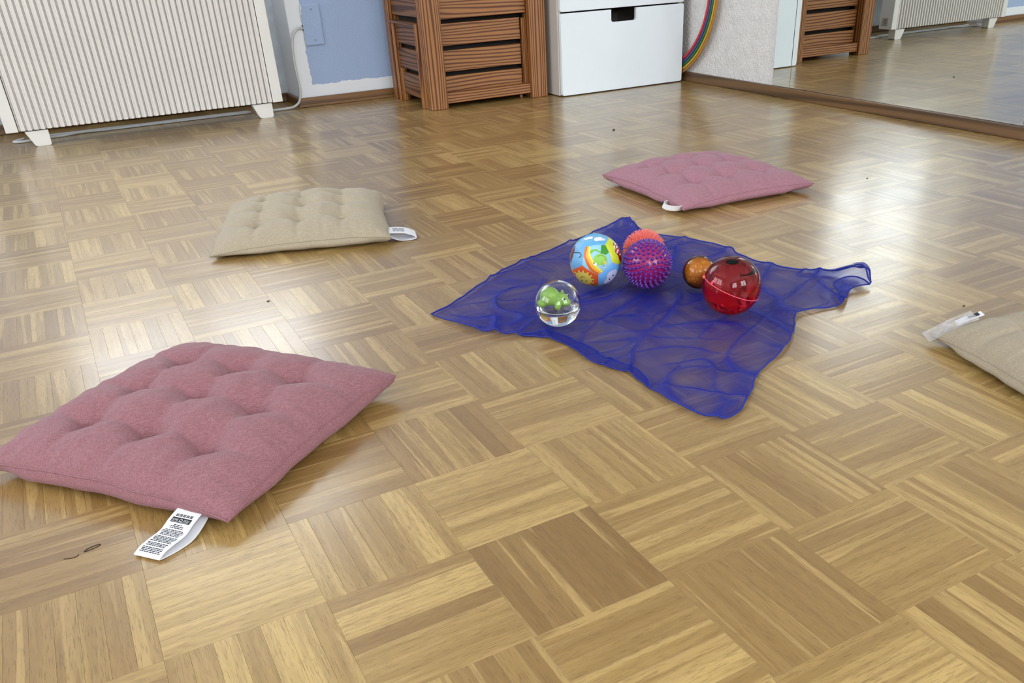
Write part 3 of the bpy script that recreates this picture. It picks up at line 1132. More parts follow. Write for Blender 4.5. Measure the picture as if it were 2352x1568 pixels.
# ------------------------------------------------------------------ sheer blue scarf
def mat_sheer(name, a0=0.26, col=(12, 44, 186), dark=(6, 28, 150)):
    """organza: the weave covers more of the ground the flatter one looks along it"""
    M = NT(name)
    v = M.coord()
    n = M.noise(v, 700.0, 2.0)
    M.col(M.ramp(n, [(0.35, srgb(*dark)), (0.65, srgb(*col))]))
    M.set(Roughness=0.6)
    ly = M.n('ShaderNodeAttribute', attribute_name='layers')
    lw = M.n('ShaderNodeNewGeometry')
    dt = M.n('ShaderNodeVectorMath', operation='DOT_PRODUCT')
    M.l(lw.outputs['Normal'], dt.inputs[0])
    M.l(lw.outputs['Incoming'], dt.inputs[1])
    c = M.math('MAXIMUM', M.math('ABSOLUTE', dt.outputs['Value']), 0.06)
    cover = M.math('SUBTRACT', 1.0, M.math('POWER', 1 - a0, M.math('DIVIDE', ly.outputs['Fac'], c)))
    tr = M.n('ShaderNodeBsdfTransparent')
    tr.inputs[0].default_value = (0.90, 0.92, 1.0, 1)
    tl = M.n('ShaderNodeBsdfTranslucent')
    tl.inputs[0].default_value = srgb(*col)
    ms = M.n('ShaderNodeMixShader')
    ms.inputs[0].default_value = 0.35
    M.l(M.b.outputs[0], ms.inputs[1])
    M.l(tl.outputs[0], ms.inputs[2])
    mx = M.n('ShaderNodeMixShader')
    M.l(cover, mx.inputs[0])
    M.l(tr.outputs[0], mx.inputs[1])
    M.l(ms.outputs[0], mx.inputs[2])
    M.l(mx.outputs[0], M.t.nodes['Material Output'].inputs[0])
    return M.m


M_SHEER = mat_sheer('blue_organza')
M_HEM = plain('blue_hem', (16, 34, 140), 0.6, 0.2, 400.0)
OUT = [(0.071, 0.825), (0.151, 0.869), (0.277, 0.958), (0.395, 1.008), (0.517, 1.049), (0.608, 1.084), (0.691, 1.118),
       (0.663, 1.022), (0.671, 0.983), (0.71, 0.907), (0.735, 0.833), (0.731, 0.73), (0.751, 0.65), (0.811, 0.57), (0.842, 0.545), (0.835, 0.512), (0.806, 0.478),
       (0.766, 0.486), (0.698, 0.447), (0.611, 0.458), (0.552, 0.406), (0.484, 0.358), (0.401, 0.319), (0.343, 0.271), (0.287, 0.237), (0.259, 0.233),
       (0.242, 0.267), (0.232, 0.337), (0.236, 0.411), (0.234, 0.431), (0.21, 0.494), (0.209, 0.576), (0.186, 0.624), (0.12, 0.691), (0.092, 0.757)]
BALLS = {'clear': (0.2317, 0.640, .0394), 'picture': (0.3873, 0.7684, .0494), 'purple': (0.4586, 0.7009, .0463), 'coral': (0.5050, 0.7790, .0425),
         'amber': (0.5362, 0.6446, .0306), 'red': (0.5047, 0.5163, .0502)}


def resample(pts, n):
    P = catmull([(x, y, 0) for x, y in pts], 10)
    L = [0]
    for i in range(len(P) - 1):
        L.append(L[-1] + (P[i + 1] - P[i]).length)
    out = []
    j = 0
    for k in range(n + 1):
        d = L[-1] * k / n
        while j < len(P) - 2 and L[j + 1] < d:
            j += 1
        t = (d - L[j]) / max(1e-9, L[j + 1] - L[j])
        out.append(P[j].lerp(P[j + 1], min(1, t)))
    return out


NS = 250
eA = resample(OUT[0:7], NS)                       # left corner -> back corner
eB = resample(OUT[6:17], NS)                      # back corner -> right tip
eC = resample(OUT[16:26][::-1], NS)               # front corner -> right tip
eD = resample(OUT[25:] + OUT[:1], NS)[::-1]       # left corner -> front corner
for E_, sd in ((eA, 1.0), (eB, 2.0), (eC, 3.0), (eD, 4.0)):
    for k in range(1, NS):
        f_ = math.sin(PI * k / NS)
        w_ = .0035 * noise.noise(Vector((k * .09, sd, 0)))
        t_ = (E_[min(k + 1, NS)] - E_[k - 1]).normalized()
        E_[k] = E_[k] + Vector((-t_.y, t_.x, 0)) * w_ * min(1, f_ * 6)


def coons(i, j):
    s, t = i / NS, j / NS
    # s: left->back side param along A / (front->tip) C ; t: left->front along D / back->tip B
    return eA[i] * (1 - t) + eC[i] * t + eD[j] * (1 - s) + eB[j] * s - (
        eA[0] * (1 - s) * (1 - t) + eA[NS] * s * (1 - t) + eC[0] * (1 - s) * t + eC[NS] * s * t)


def ridge(x, y, sc_, w, sd):
    wx = x + .05 * noise.noise(Vector((x * 5, y * 5, sd + 9)))
    wy = y + .05 * noise.noise(Vector((x * 5, y * 5, sd + 19)))
    n_ = noise.noise(Vector((wx * sc_, wy * sc_ * .55, sd)))
    m_ = .5 + .5 * noise.noise(Vector((x * 7, y * 7, sd + 40)))
    return (.55 * math.exp(-(n_ / w) ** 2) + .45 * math.exp(-abs(n_) / (2.2 * w))) * max(0, min(1, 1.7 * m_ - .45))


CA, SA = math.cos(.55), math.sin(.55)


def folds(x, y):
    u, v = x * CA + y * SA, -x * SA + y * CA
    return (ridge(u, v * 1.5, 7.0, .045, 1.3), max(ridge(v * 1.2, u * .8, 9.0, .05, 5.1), .8 * ridge(u * .7, v * 2.2, 7.0, .055, 15.1)), .8 * ridge(u + v, u - v, 10.0, .05, 8.7))


def layers(x, y):
    """in the crumpled folds the cloth lies several layers deep"""
    a, b, c = folds(x, y)
    g = max(a, b, .7 * c)
    return .82 + 3.4 * g + .55 * max(0, noise.noise(Vector((x * 9, y * 9, 7.7)))) + .35 * noise.noise(Vector((x * 22, y * 22, 1.7)))


def scarf_z(x, y):
    a, b, c = folds(x, y)
    z = .0016
    z += .0110 * a + .0100 * b + .0060 * c
    z += .0012 * (fbm(x * 9, y * 9, 3.0) + .6)
    # soft heaves of the airy cloth
    z += .006 * max(0, noise.noise(Vector((x * 6 + 3, y * 6, 2.2))))
    # the raised tip at the right
    d = math.hypot(x - .815, y - .525)
    z += .022 * math.exp(-(d / .035) ** 2)
    # pressed flat under the balls
    for (bx_, by_, br_) in BALLS.values():
        d = math.hypot(x - bx_, y - by_)
        k = sstep(br_ * .25, br_ * .95, d)
        z = .0015 + (z - .0015) * (.12 + .88 * k)
        # do not rise through the ball
        if d < br_:
            z = min(z, .0088 + br_ - math.sqrt(br_ * br_ - d * d) - .0008)
    return max(.0012, z)


scarf = thing('sheer_scarf', 'crumpled sheer dark blue scarf spread on the parquet under the balls', 'scarf', (0.45, 0.66, 0))
V, F = [], []
for i in range(NS + 1):
    for j in range(NS + 1):
        p_ = coons(i, j)
        V.append((p_.x - .45, p_.y - .66, scarf_z(p_.x, p_.y)))
for i in range(NS):
    for j in range(NS):
        a = i * (NS + 1) + j
        F.append((a, a + 1, a + NS + 2, a + NS + 1))
cl_ = obj('cloth', V, F, M_SHEER, scarf, smooth=True)
at = cl_.data.attributes.new('layers', 'FLOAT', 'POINT')
at.data.foreach_set('value', [layers(v[0] + .45, v[1] + .66) for v in V])
rim = [i * (NS + 1) for i in range(0, NS)] + [NS * (NS + 1) + j for j in range(0, NS)] + [i * (NS + 1) + NS for i in range(NS, 0, -1)] + [j for j in range(NS, 0, -1)]
tube('hem', [Vector(V[k]) + Vector((0, 0, .0004)) for k in rim[::3]], .0015, M_HEM, scarf, 6, True)


def fold_over(name, E_, k0, k1, wid, lift, inward):
    """a strip of the border folded back onto the cloth"""
    V, F = [], []
    n = k1 - k0
    m = 8
    for k in range(n + 1):
        q = E_[k0 + k]
        t = (E_[min(k0 + k + 2, NS)] - E_[max(0, k0 + k - 2)]).normalized()
        nn = Vector((-t.y, t.x, 0)) * inward
        ff = math.sin(PI * k / n) ** .5
        w_ = wid * ff * (.75 + .5 * noise.noise(Vector((k * .05, wid * 90, 3))))
        for j in range(m + 1):
            p_ = q + nn * (w_ * j / m - .001)
            z = scarf_z(p_.x, p_.y) + lift * math.sin(PI * min(1, j / m * .75 + .12)) * ff + .0012
            V.append((p_.x - .45, p_.y - .66, z))
    for k in range(n):
        for j in range(m):
            a = k * (m + 1) + j
            F.append((a, a + 1, a + m + 2, a + m + 1))
    o = obj(name, V, F, M_SHEER, scarf, smooth=True)
    at = o.data.attributes.new('layers', 'FLOAT', 'POINT')
    at.data.foreach_set('value', [1.3 + .8 * noise.noise(Vector((v[0] * 30, v[1] * 30, 4))) for v in V])
    tube('hem', [Vector(V[k * (m + 1) + m]) for k in range(0, n + 1, 2)], .0014, M_HEM, scarf, 6)
    return o


fold_over('folded_border', eD, 78, 196, .026, .007, 1)
fold_over('folded_border', eC, 205, 249, .034, .012, 1)
fold_over('folded_border', eB, 200, 248, .015, .005, -1)

# ------------------------------------------------------------------ balls
LIFT = .0082


def glass(name, col, ior=1.45, rough=0.0, var=None):
    M = NT(name)
    M.set(Roughness=rough, IOR=ior, Transmission_Weight=1.0)
    n = M.noise(M.coord(), 40.0)
    c = srgb(*col)
    M.col(M.ramp(n, [(0.3, tuple(x * .97 for x in c[:3])), (0.7, c[:3])]))
    return M.m


def ball_root(key, name, label):
    x, y, r = BALLS[key]
    return thing(name, label, 'ball', (x, y, r + LIFT)), r


def fan_on_sphere(dirs, r, sub=2):
    """polygon given by unit directions, filled and laid on a sphere of radius r"""
    P = [Vector(d).normalized() for d in dirs]
    c = sum(P, Vector()).normalized()
    a = c.orthogonal().normalized()
    b = c.cross(a)
    flat = [Vector((p_.dot(a), p_.dot(b), 0)) for p_ in P]
    T = tessellate_polygon([flat])
    V, F = list(P), []
    for t in T:
        i, j, k = t
        if (V[j] - V[i]).cross(V[k] - V[i]).dot(c) < 0:
            j, k = k, j
        F.append((i, j, k))
    for _ in range(sub):
        cache = {}

        def mid(i, j):
            key = (min(i, j), max(i, j))
            if key not in cache:
                cache[key] = len(V)
                V.append(((V[i] + V[j]) / 2).normalized())
            return cache[key]
        G = []
        for (i, j, k) in F:
            x, y, z = mid(i, j), mid(j, k), mid(k, i)
            G += [(i, x, z), (x, j, y), (z, y, k), (x, y, z)]
        F = G
    return [v * r for v in V], F


# --- clear ball with a floating green toy animal
cb, r = ball_root('clear', 'water_ball', 'clear ball half full of water with a small green toy animal floating inside')
V, F = sphere_vf((0, 0, 0), r, 64, 32)
# air dome above the water, normals turned inward
lev = -.16 * r
ri = .945 * r
DV, DF = [], []
nu, nv = 64, 18
th1 = math.acos(lev / ri)
for j in range(nv + 1):
    th = th1 * j / nv
    for i in range(nu):
        ph = 2 * PI * i / nu
        DV.append((ri * math.sin(th) * math.cos(ph), ri * math.sin(th) * math.sin(ph), ri * math.cos(th)))
for j in range(nv):
    for i in range(nu):
        i2 = (i + 1) % nu
        q = (j * nu + i, j * nu + i2, (j + 1) * nu + i2, (j + 1) * nu + i) if j else (0, (j + 1) * nu + i2, (j + 1) * nu + i)
        DF.append(q)
# water surface with a slight meniscus, closing the dome
ring0 = nv * nu
prev = ring0
for k, (f_, dz) in enumerate(((.93, -.0010), (.82, -.0014), (.45, -.0015))):
    b_ = len(DV)
    for i in range(nu):
        ph = 2 * PI * i / nu
        q_ = ri * math.sin(th1) * f_
        DV.append((q_ * math.cos(ph), q_ * math.sin(ph), lev + dz))
    for i in range(nu):
        i2 = (i + 1) % nu
        DF.append((prev + i, prev + i2, b_ + i2, b_ + i))
    prev = b_
DV.append((0, 0, lev - .0015))
for i in range(nu):
    DF.append((prev + i, prev + (i + 1) % nu, len(DV) - 1))
VV, FF = join_vf([(V, F), (DV, DF)])
M_WATER = glass('clear_plastic_and_water', (250, 253, 253), 1.36)
obj('water_filled_shell', VV, FF, M_WATER, cb, smooth=True)
# the animal: overlapping ellipsoids fused into one body
M_GREEN = plain('green_vinyl', (140, 186, 70), 0.42, 0.10, 220.0, Subsurface_Weight=0.1)
parts = []


def ellip(c, s, rz=0.0, nu=20, nv=12):
    V, F = sphere_vf((0, 0, 0), 1, nu, nv)
    m = Matrix.Translation(c) @ Matrix.Rotation(rz, 4, 'Z') @ Matrix.Diagonal((*s, 1))
    parts.append(([m @ Vector(v) for v in V], F))


for c, s in (((-.006, .003, .006), (.0125, .0105, .0118)), ((.0055, -.0045, .0022), (.0088, .0084, .0080)), ((.0095, -.0080, -.0016), (.0068, .0068, .0048)),
             ((.0018, -.0098, .0090), (.0022, .0016, .0030)), ((.0100, .0002, .0090), (.0022, .0016, .0030)), ((-.0155, .006, -.002), (.006, .006, .005)),
             ((-.002, -.009, -.004), (.0042, .0040, .005)), ((.006, .006, -.004), (.0042, .0040, .005))):
    ellip(c, s, -.7)
VV, FF = join_vf(parts)
an = obj('toy_animal', VV, FF, M_GREEN, cb, smooth=True)
an['label'] = 'green toy animal floating in the water'
an.location = (-.003, .002, .0050)
an.scale = (1.38,) * 3
rm = an.modifiers.new('fuse', 'REMESH')
rm.mode = 'VOXEL'
rm.voxel_size = .0009
rm.use_smooth_shade = True
smo = an.modifiers.new('soft', 'SMOOTH')
smo.iterations = 6
for c in ((.0040, -.0128, .0050), (.0138, -.0052, .0048)):
    V, F = sphere_vf(c, .0021, 14, 8)
    e_ = obj('eye', V, F, plain('eye_white', (236, 240, 232), 0.3), an, smooth=True)
    V, F = sphere_vf((c[0] + .0003, c[1] - .0011, c[2] + .0004), .0014, 12, 8)
    obj('pupil', V, F, M_INK, an, smooth=True)

# --- soft picture ball: twelve printed five-sided panels
pb, r = ball_root('picture', 'picture_ball', 'colourful fabric ball of printed five-sided panels with frog, rainbow and sun')
n0 = Vector((-0.4329, -0.8254, 0.3623)).normalized()
vA = Vector((-0.60, -0.29, 0.74))
a0 = (vA - n0 * vA.dot(n0)).normalized()
b0 = n0.cross(a0)
CV = math.radians(37.377)
CF = math.radians(63.435)
at_ = lambda c, a, b, th, ph: c * math.cos(th) + (a * math.cos(ph) + b * math.sin(ph)) * math.sin(th)
faces_ = [n0] + [at_(n0, a0, b0, CF, 2 * PI * k / 5 + PI / 5) for k in range(5)]
faces_ += [-f for f in faces_]
verts_ = []
for f in faces_:
    pass
ph_ = (1 + 5 ** .5) / 2


def panel_corners(f):
    """five corners of the panel with centre f: points equidistant from f and two adjacent panel centres"""
    nb = [g for g in faces_ if 0.2 < f.dot(g) < 0.9]
    a = f.orthogonal().normalized()
    b = f.cross(a)
    nb.sort(key=lambda g: math.atan2(g.dot(b), g.dot(a)))
    return [(f + nb[k] + nb[(k + 1) % 5]).normalized() for k in range(5)]


cent_guess = {'top': (-.25, -.15, .93), 'left': (-.93, -.05, .40), 'right': (.55, -.72, .45), 'sun': (-.78, -.42, -.50), 'cloud': (.10, -.88, -.45)}
fcol = {}
for key, g in cent_guess.items():
    best = max(range(1, 12), key=lambda k: faces_[k].dot(Vector(g)))
    fcol[best] = key
PCOL = {'centre': (152, 208, 236), 'top': (98, 172, 218), 'left': (110, 172, 216), 'right': (206, 214, 52), 'sun': (204, 84, 34), 'cloud': (112, 176, 236), 'other': (120, 186, 120), 'other2': (226, 160, 60)}
panel_obj = {}
for k, f in enumerate(faces_):
    key = 'centre' if k == 0 else fcol.get(k, 'other' if k % 2 else 'other2')
    pc = panel_corners(f)
    V, F = fan_on_sphere(pc, 1.0, 4)
    V = list(V)
    VV = []
    for v in V:
        d = Vector(v).normalized()
        # seams sit a little deeper than the middle of each panel
        ds = sorted((d.dot(g) for g in faces_), reverse=True)
        e_ = ds[0] - ds[1]
        VV.append(d * r * (.968 + .026 * min(1, e_ / .30) ** .5))
    panel_obj[key if key not in panel_obj else key + str(k)] = obj('panel', VV, F, plain('print_' + key + str(k), PCOL[key], 0.42, 0.05), pb, smooth=True)
DEC = dict(
    rainbow0=[(-.61,-.31,.73),(-.80,-.43,.42),(-.78,-.60,.18),(-.70,-.71,-.07),(-.44,-.86,-.26),(-.38,-.90,-.21),(-.63,-.78,-.00),(-.71,-.66,.23),(-.74,-.51,.44),(-.57,-.36,.74)],
    rainbow1=[(-.57,-.36,.74),(-.74,-.51,.44),(-.71,-.66,.23),(-.63,-.78,-.00),(-.38,-.90,-.21),(-.32,-.93,-.17),(-.55,-.83,.06),(-.64,-.71,.28),(-.67,-.58,.46),(-.53,-.39,.75)],
    rainbow2=[(-.53,-.39,.75),(-.67,-.58,.46),(-.64,-.71,.28),(-.55,-.83,.06),(-.32,-.93,-.17),(-.27,-.96,-.13),(-.47,-.87,.11),(-.57,-.75,.32),(-.60,-.64,.47),(-.49,-.43,.76)],
    frog_head=[(-.06,-.96,.29),(-.10,-.97,.21),(-.19,-.97,.15),(-.30,-.95,.12),(-.41,-.90,.13),(-.50,-.85,.17),(-.56,-.79,.25),(-.56,-.75,.34),(-.52,-.74,.42),(-.44,-.75,.48),(-.34,-.79,.52),(-.22,-.83,.51),(-.13,-.88,.46),(-.07,-.92,.38)],
    leaf=[(-.12,-.62,.78),(.04,-.66,.75),(.07,-.85,.52),(-.09,-.89,.46),(-.28,-.80,.53)],
    arm=[(-.56,-.55,.62),(-.45,-.60,.67),(-.34,-.67,.66),(-.26,-.78,.58),(-.28,-.80,.53),(-.37,-.70,.61),(-.47,-.63,.61),(-.56,-.63,.54),(-.62,-.58,.53)],
    frog_mouth=[(-.41,-.80,.44),(-.30,-.82,.48),(-.19,-.87,.45),(-.13,-.92,.37),(-.14,-.95,.28),(-.16,-.95,.29),(-.16,-.92,.37),(-.21,-.88,.43),(-.30,-.83,.46),(-.41,-.81,.42)],
    cheek=[(-.14,-.97,.19),(-.14,-.98,.16),(-.16,-.98,.14),(-.18,-.97,.13),(-.20,-.97,.13),(-.22,-.96,.15),(-.23,-.96,.17),(-.24,-.95,.20),(-.23,-.95,.23),(-.21,-.94,.26),(-.19,-.95,.27),(-.17,-.95,.26),(-.15,-.96,.25),(-.14,-.97,.22)],
    eye_white=[(-.48,-.86,.17),(-.48,-.86,.15),(-.50,-.86,.13),(-.52,-.85,.12),(-.54,-.83,.12),(-.56,-.82,.13),(-.57,-.81,.15),(-.57,-.80,.18),(-.57,-.80,.20),(-.55,-.81,.22),(-.53,-.82,.23),(-.51,-.83,.23),(-.49,-.85,.21),(-.48,-.86,.20)],
    eye_white2=[(-.18,-.98,.05),(-.19,-.98,.03),(-.20,-.98,.02),(-.22,-.98,.01),(-.24,-.97,.02),(-.26,-.97,.03),(-.27,-.96,.04),(-.27,-.96,.06),(-.27,-.96,.08),(-.26,-.96,.09),(-.24,-.97,.09),(-.22,-.97,.09),(-.20,-.98,.08),(-.18,-.98,.06)],
    pupil=[(-.54,-.82,.21),(-.55,-.81,.19),(-.56,-.80,.19),(-.58,-.79,.19),(-.58,-.78,.21),(-.57,-.79,.23),(-.56,-.80,.24),(-.54,-.81,.23)],
    pupil2=[(-.21,-.97,.07),(-.22,-.97,.06),(-.24,-.97,.05),(-.25,-.97,.06),(-.26,-.96,.08),(-.25,-.96,.09),(-.24,-.97,.10),(-.22,-.97,.09)],
    sun=[(-.55,-.59,-.59),(-.55,-.46,-.70),(-.57,-.26,-.78),(-.57,-.01,-.82),(-.67,.07,-.74),(-.74,.15,-.66),(-.84,.11,-.53),(-.93,-.07,-.36),(-.94,-.23,-.24),(-.90,-.39,-.18),(-.83,-.53,-.18),(-.74,-.63,-.23),(-.65,-.68,-.33),(-.59,-.67,-.46)],
    ray0=[(-.56,-.61,-.56),(-.55,-.56,-.61),(-.45,-.58,-.68),(-.46,-.63,-.62)],
    ray1=[(-.56,-.48,-.68),(-.56,-.41,-.72),(-.42,-.31,-.85),(-.44,-.42,-.79)],
    ray2=[(-.58,-.29,-.77),(-.58,-.18,-.79),(-.48,-.09,-.87),(-.43,-.13,-.89)],
    ray7=[(-.94,-.13,-.32),(-.94,-.20,-.27),(-.97,-.07,-.24),(-.95,.02,-.30)],
    ray8=[(-.93,-.30,-.22),(-.91,-.36,-.19),(-.94,-.32,-.12),(-.96,-.24,-.15)],
    ray9=[(-.87,-.46,-.18),(-.84,-.52,-.18),(-.85,-.52,-.10),(-.88,-.46,-.10)],
    ray10=[(-.78,-.59,-.21),(-.74,-.63,-.24),(-.72,-.67,-.17),(-.76,-.63,-.14)],
    ray11=[(-.69,-.67,-.29),(-.65,-.68,-.34),(-.60,-.74,-.31),(-.63,-.73,-.26)],
    ray12=[(-.61,-.67,-.42),(-.58,-.66,-.48),(-.50,-.71,-.49),(-.53,-.73,-.43)],
    sun_mouth=[(-.84,-.25,-.48),(-.86,-.34,-.39),(-.83,-.43,-.35),(-.78,-.51,-.36),(-.78,-.50,-.38),(-.83,-.42,-.38),(-.85,-.34,-.41),(-.83,-.28,-.48)],
    sun_eye=[(-.77,-.30,-.56),(-.76,-.26,-.59),(-.76,-.22,-.61),(-.77,-.20,-.61),(-.78,-.22,-.58),(-.80,-.25,-.55),(-.80,-.29,-.53),(-.79,-.31,-.54)],
    sun_eye2=[(-.69,-.48,-.54),(-.68,-.46,-.57),(-.69,-.43,-.59),(-.70,-.42,-.58),(-.71,-.43,-.55),(-.72,-.45,-.53),(-.71,-.48,-.51),(-.70,-.49,-.52)],
    cloud_face=[(-.11,-.72,-.69),(-.11,-.83,-.54),(-.07,-.88,-.47),(-.09,-.95,-.31),(-.02,-.98,-.21),(.12,-.98,-.16),(.28,-.95,-.15),(.39,-.89,-.24),(.40,-.83,-.38),(.32,-.77,-.55),(.26,-.64,-.72),(.19,-.49,-.85)],
    cloud_eye=[(.11,-.84,-.54),(.11,-.82,-.56),(.09,-.82,-.56),(.06,-.84,-.54),(.04,-.86,-.51),(.04,-.87,-.49),(.06,-.87,-.49),(.09,-.86,-.51)],
    cloud_eye2=[(.25,-.88,-.41),(.25,-.87,-.43),(.22,-.87,-.43),(.19,-.89,-.41),(.17,-.91,-.38),(.17,-.91,-.36),(.20,-.91,-.36),(.23,-.90,-.38)],
    cloud1=[(-.48,.11,.87),(-.41,.09,.91),(-.36,.01,.93),(-.28,-.03,.96),(-.19,-.11,.97),(-.23,-.21,.95),(-.30,-.21,.93),(-.37,-.14,.92),(-.45,-.09,.89)],
    cloud2=[(-.23,-.28,.93),(-.15,-.24,.96),(-.05,-.28,.96),(.05,-.27,.96),(.09,-.36,.93),(.18,-.41,.89),(.15,-.48,.87),(-.01,-.48,.88),(-.12,-.44,.89),(-.22,-.42,.88),(-.26,-.35,.90)],
    umbrella=[(-.72,.25,.64),(-.87,.09,.48),(-.96,.08,.28),(-.98,.19,.01),(-.95,.32,.08),(-.89,.35,.30),(-.80,.37,.48)],
    hook=[(-.89,.16,.42),(-.85,-.14,.51),(-.82,-.25,.52),(-.82,-.34,.46),(-.86,-.35,.38),(-.91,-.26,.33),(-.91,-.23,.35),(-.86,-.31,.40),(-.84,-.30,.45),(-.84,-.24,.49),(-.86,-.16,.48),(-.90,.14,.40)],
    mushroom=[(.46,-.51,.73),(.63,-.49,.61),(.77,-.48,.42),(.85,-.49,.18),(.81,-.58,-.11),(.56,-.83,.09),(.48,-.82,.31),(.37,-.82,.45),(.38,-.76,.52),(.47,-.70,.55),(.40,-.63,.66)],
    dot0=[(.60,-.49,.63),(.55,-.55,.63),(.51,-.58,.64),(.48,-.58,.65),(.49,-.55,.67),(.53,-.50,.68),(.59,-.46,.67),(.62,-.45,.65)],
    dot1=[(.47,-.64,.60),(.44,-.68,.59),(.40,-.70,.59),(.38,-.70,.61),(.38,-.68,.63),(.41,-.64,.64),(.45,-.62,.64),(.47,-.62,.63)],
    dot2=[(.61,-.58,.54),(.57,-.62,.53),(.53,-.66,.54),(.50,-.66,.56),(.51,-.64,.58),(.54,-.60,.59),(.59,-.56,.58),(.62,-.55,.56)],
    dot3=[(.51,-.76,.40),(.48,-.79,.39),(.45,-.81,.39),(.42,-.81,.41),(.42,-.80,.43),(.44,-.78,.45),(.48,-.75,.45),(.51,-.75,.43)],
    dot4=[(.61,-.67,.43),(.57,-.70,.42),(.53,-.73,.43),(.50,-.74,.45),(.50,-.73,.47),(.53,-.69,.48),(.58,-.66,.48),(.61,-.65,.46)],
    dot5=[(.71,-.65,.26),(.68,-.70,.25),(.62,-.74,.26),(.59,-.76,.28),(.58,-.75,.31),(.61,-.72,.32),(.66,-.68,.31),(.71,-.65,.28)],
    red_spot=[(-.04,-.34,.94),(-.09,-.38,.92),(-.18,-.39,.91),(-.27,-.35,.90),(-.34,-.29,.89),(-.39,-.20,.90),(-.40,-.12,.91),(-.38,-.05,.92),(-.33,-.02,.95),(-.25,-.03,.97),(-.18,-.07,.98),(-.10,-.14,.98),(-.04,-.22,.98),(-.02,-.29,.96)],
    red_smile=[(-.26,-.72,.65),(-.09,-.77,.64),(.12,-.75,.65),(.35,-.62,.70),(.48,-.52,.71),(.53,-.57,.62),(.51,-.63,.59),(.31,-.75,.58),(.06,-.80,.59),(-.11,-.79,.60),(-.27,-.74,.62)],
    red_tick=[(-.25,-.66,.70),(-.23,-.67,.70),(-.28,-.79,.55),(-.30,-.78,.55)],
)


def lay(dirs, r, sub=2, press=None):
    """decal on the picture ball, following the panels' relief"""
    V, F = fan_on_sphere(dirs, 1.0, sub)
    out = []
    for v in V:
        d = Vector(v).normalized()
        ds = sorted((d.dot(g) for g in faces_), reverse=True)
        e_ = ds[0] - ds[1]
        out.append(d * (r * (.968 + .026 * min(1, e_ / .30) ** .5) + press))
    return out, F


COLD = {'rainbow0': ('centre', (222, 112, 40), 'rainbow_band'), 'rainbow1': ('centre', (240, 180, 60), 'rainbow_band'), 'rainbow2': ('centre', (246, 222, 90), 'rainbow_band'),
        'frog_head': ('centre', (142, 200, 72), 'frog'), 'leaf': ('centre', (60, 142, 36), 'leaf'), 'arm': ('centre', (122, 186, 56), 'frog_arm'),
        'frog_mouth': ('centre', (90, 150, 40), 'frog_mouth'), 'cheek': ('centre', (226, 196, 90), 'cheek'), 'eye_white': ('centre', (244, 246, 244), 'eye'),
        'eye_white2': ('centre', (244, 246, 244), 'eye'), 'pupil': ('centre', (20, 22, 24), 'pupil'), 'pupil2': ('centre', (20, 22, 24), 'pupil'),
        'sun': ('sun', (208, 188, 84), 'sun'), 'sun_mouth': ('sun', (120, 96, 40), 'smile'), 'sun_eye': ('sun', (90, 74, 36), 'eye'), 'sun_eye2': ('sun', (90, 74, 36), 'eye'),
        'cloud_face': ('cloud', (206, 206, 240), 'cloud'), 'cloud_eye': ('cloud', (20, 22, 30), 'eye'), 'cloud_eye2': ('cloud', (20, 22, 30), 'eye'),
        'cloud1': ('top', (238, 242, 248), 'cloud'), 'cloud2': ('top', (232, 234, 246), 'cloud'), 'umbrella': ('left', (110, 52, 48), 'umbrella'), 'hook': ('left', (36, 54, 66), 'umbrella_handle'),
        'mushroom': ('right', (160, 22, 26), 'mushroom')}
mcache = {}
for key, dirs in DEC.items():
    if key.startswith('red_'):
        continue
    if key.startswith('ray'):
        pan, rgb, nm = 'sun', (214, 190, 86), 'sun_ray'
    elif key.startswith('dot'):
        pan, rgb, nm = 'right', (244, 240, 240), 'mushroom_dot'
    else:
        pan, rgb, nm = COLD[key]
    hi = .00055 if nm in ('pupil', 'smile', 'eye', 'frog_mouth', 'cheek', 'mushroom_dot') else .0003
    if key in ('pupil', 'pupil2'):
        hi = .0008
    if rgb not in mcache:
        mcache[rgb] = plain('print_ink', rgb, 0.42, 0.04)
    V, F = lay(dirs, r, 2, hi)
    obj(nm, V, F, mcache[rgb], panel_obj[pan], smooth=True)
# rain on the sky panel, dots on the cloud panel
rl = random.Random(9)
mk = plain('print_rain', (176, 220, 240), 0.45)
tf = max(faces_, key=lambda g: g.dot(Vector(cent_guess['top'])))
ta = (n0 - tf * n0.dot(tf)).normalized()
tb = tf.cross(ta)
VV, FF = [], []
for k in range(17):
    s_ = -.40 + .05 * k + rl.uniform(-.01, .01)
    q0, q1 = rl.uniform(-.05, .1), rl.uniform(.30, .46)
    k0 = len(VV)
    for m_ in range(6):
        q = q0 + (q1 - q0) * m_ / 5
        for w_ in (-.004, .004):
            d = (tf + ta * q + tb * (s_ * (1 - .2 * q) + w_)).normalized()
            VV.append(d * (r * .9945 + .00012))
    FF += [(k0 + 2 * m_, k0 + 2 * m_ + 2, k0 + 2 * m_ + 3, k0 + 2 * m_ + 1) for m_ in range(5)]
obj('rain', VV, FF, mk, panel_obj['top'])

# --- purple massage ball with round nubs
sb, r = ball_root('purple', 'spiky_massage_ball', 'purple and magenta massage ball covered with round nubs')
M_MAG = plain('magenta_vinyl', (150, 24, 96), 0.24, 0.10, 60.0, Subsurface_Weight=0.0)
M_NUB = plain('purple_vinyl', (92, 44, 150), 0.28, 0.12, 120.0)
rb = r * .895
V, F = sphere_vf((0, 0, 0), rb, 64, 32)
obj('ball_body', V, F, M_MAG, sb, smooth=True)
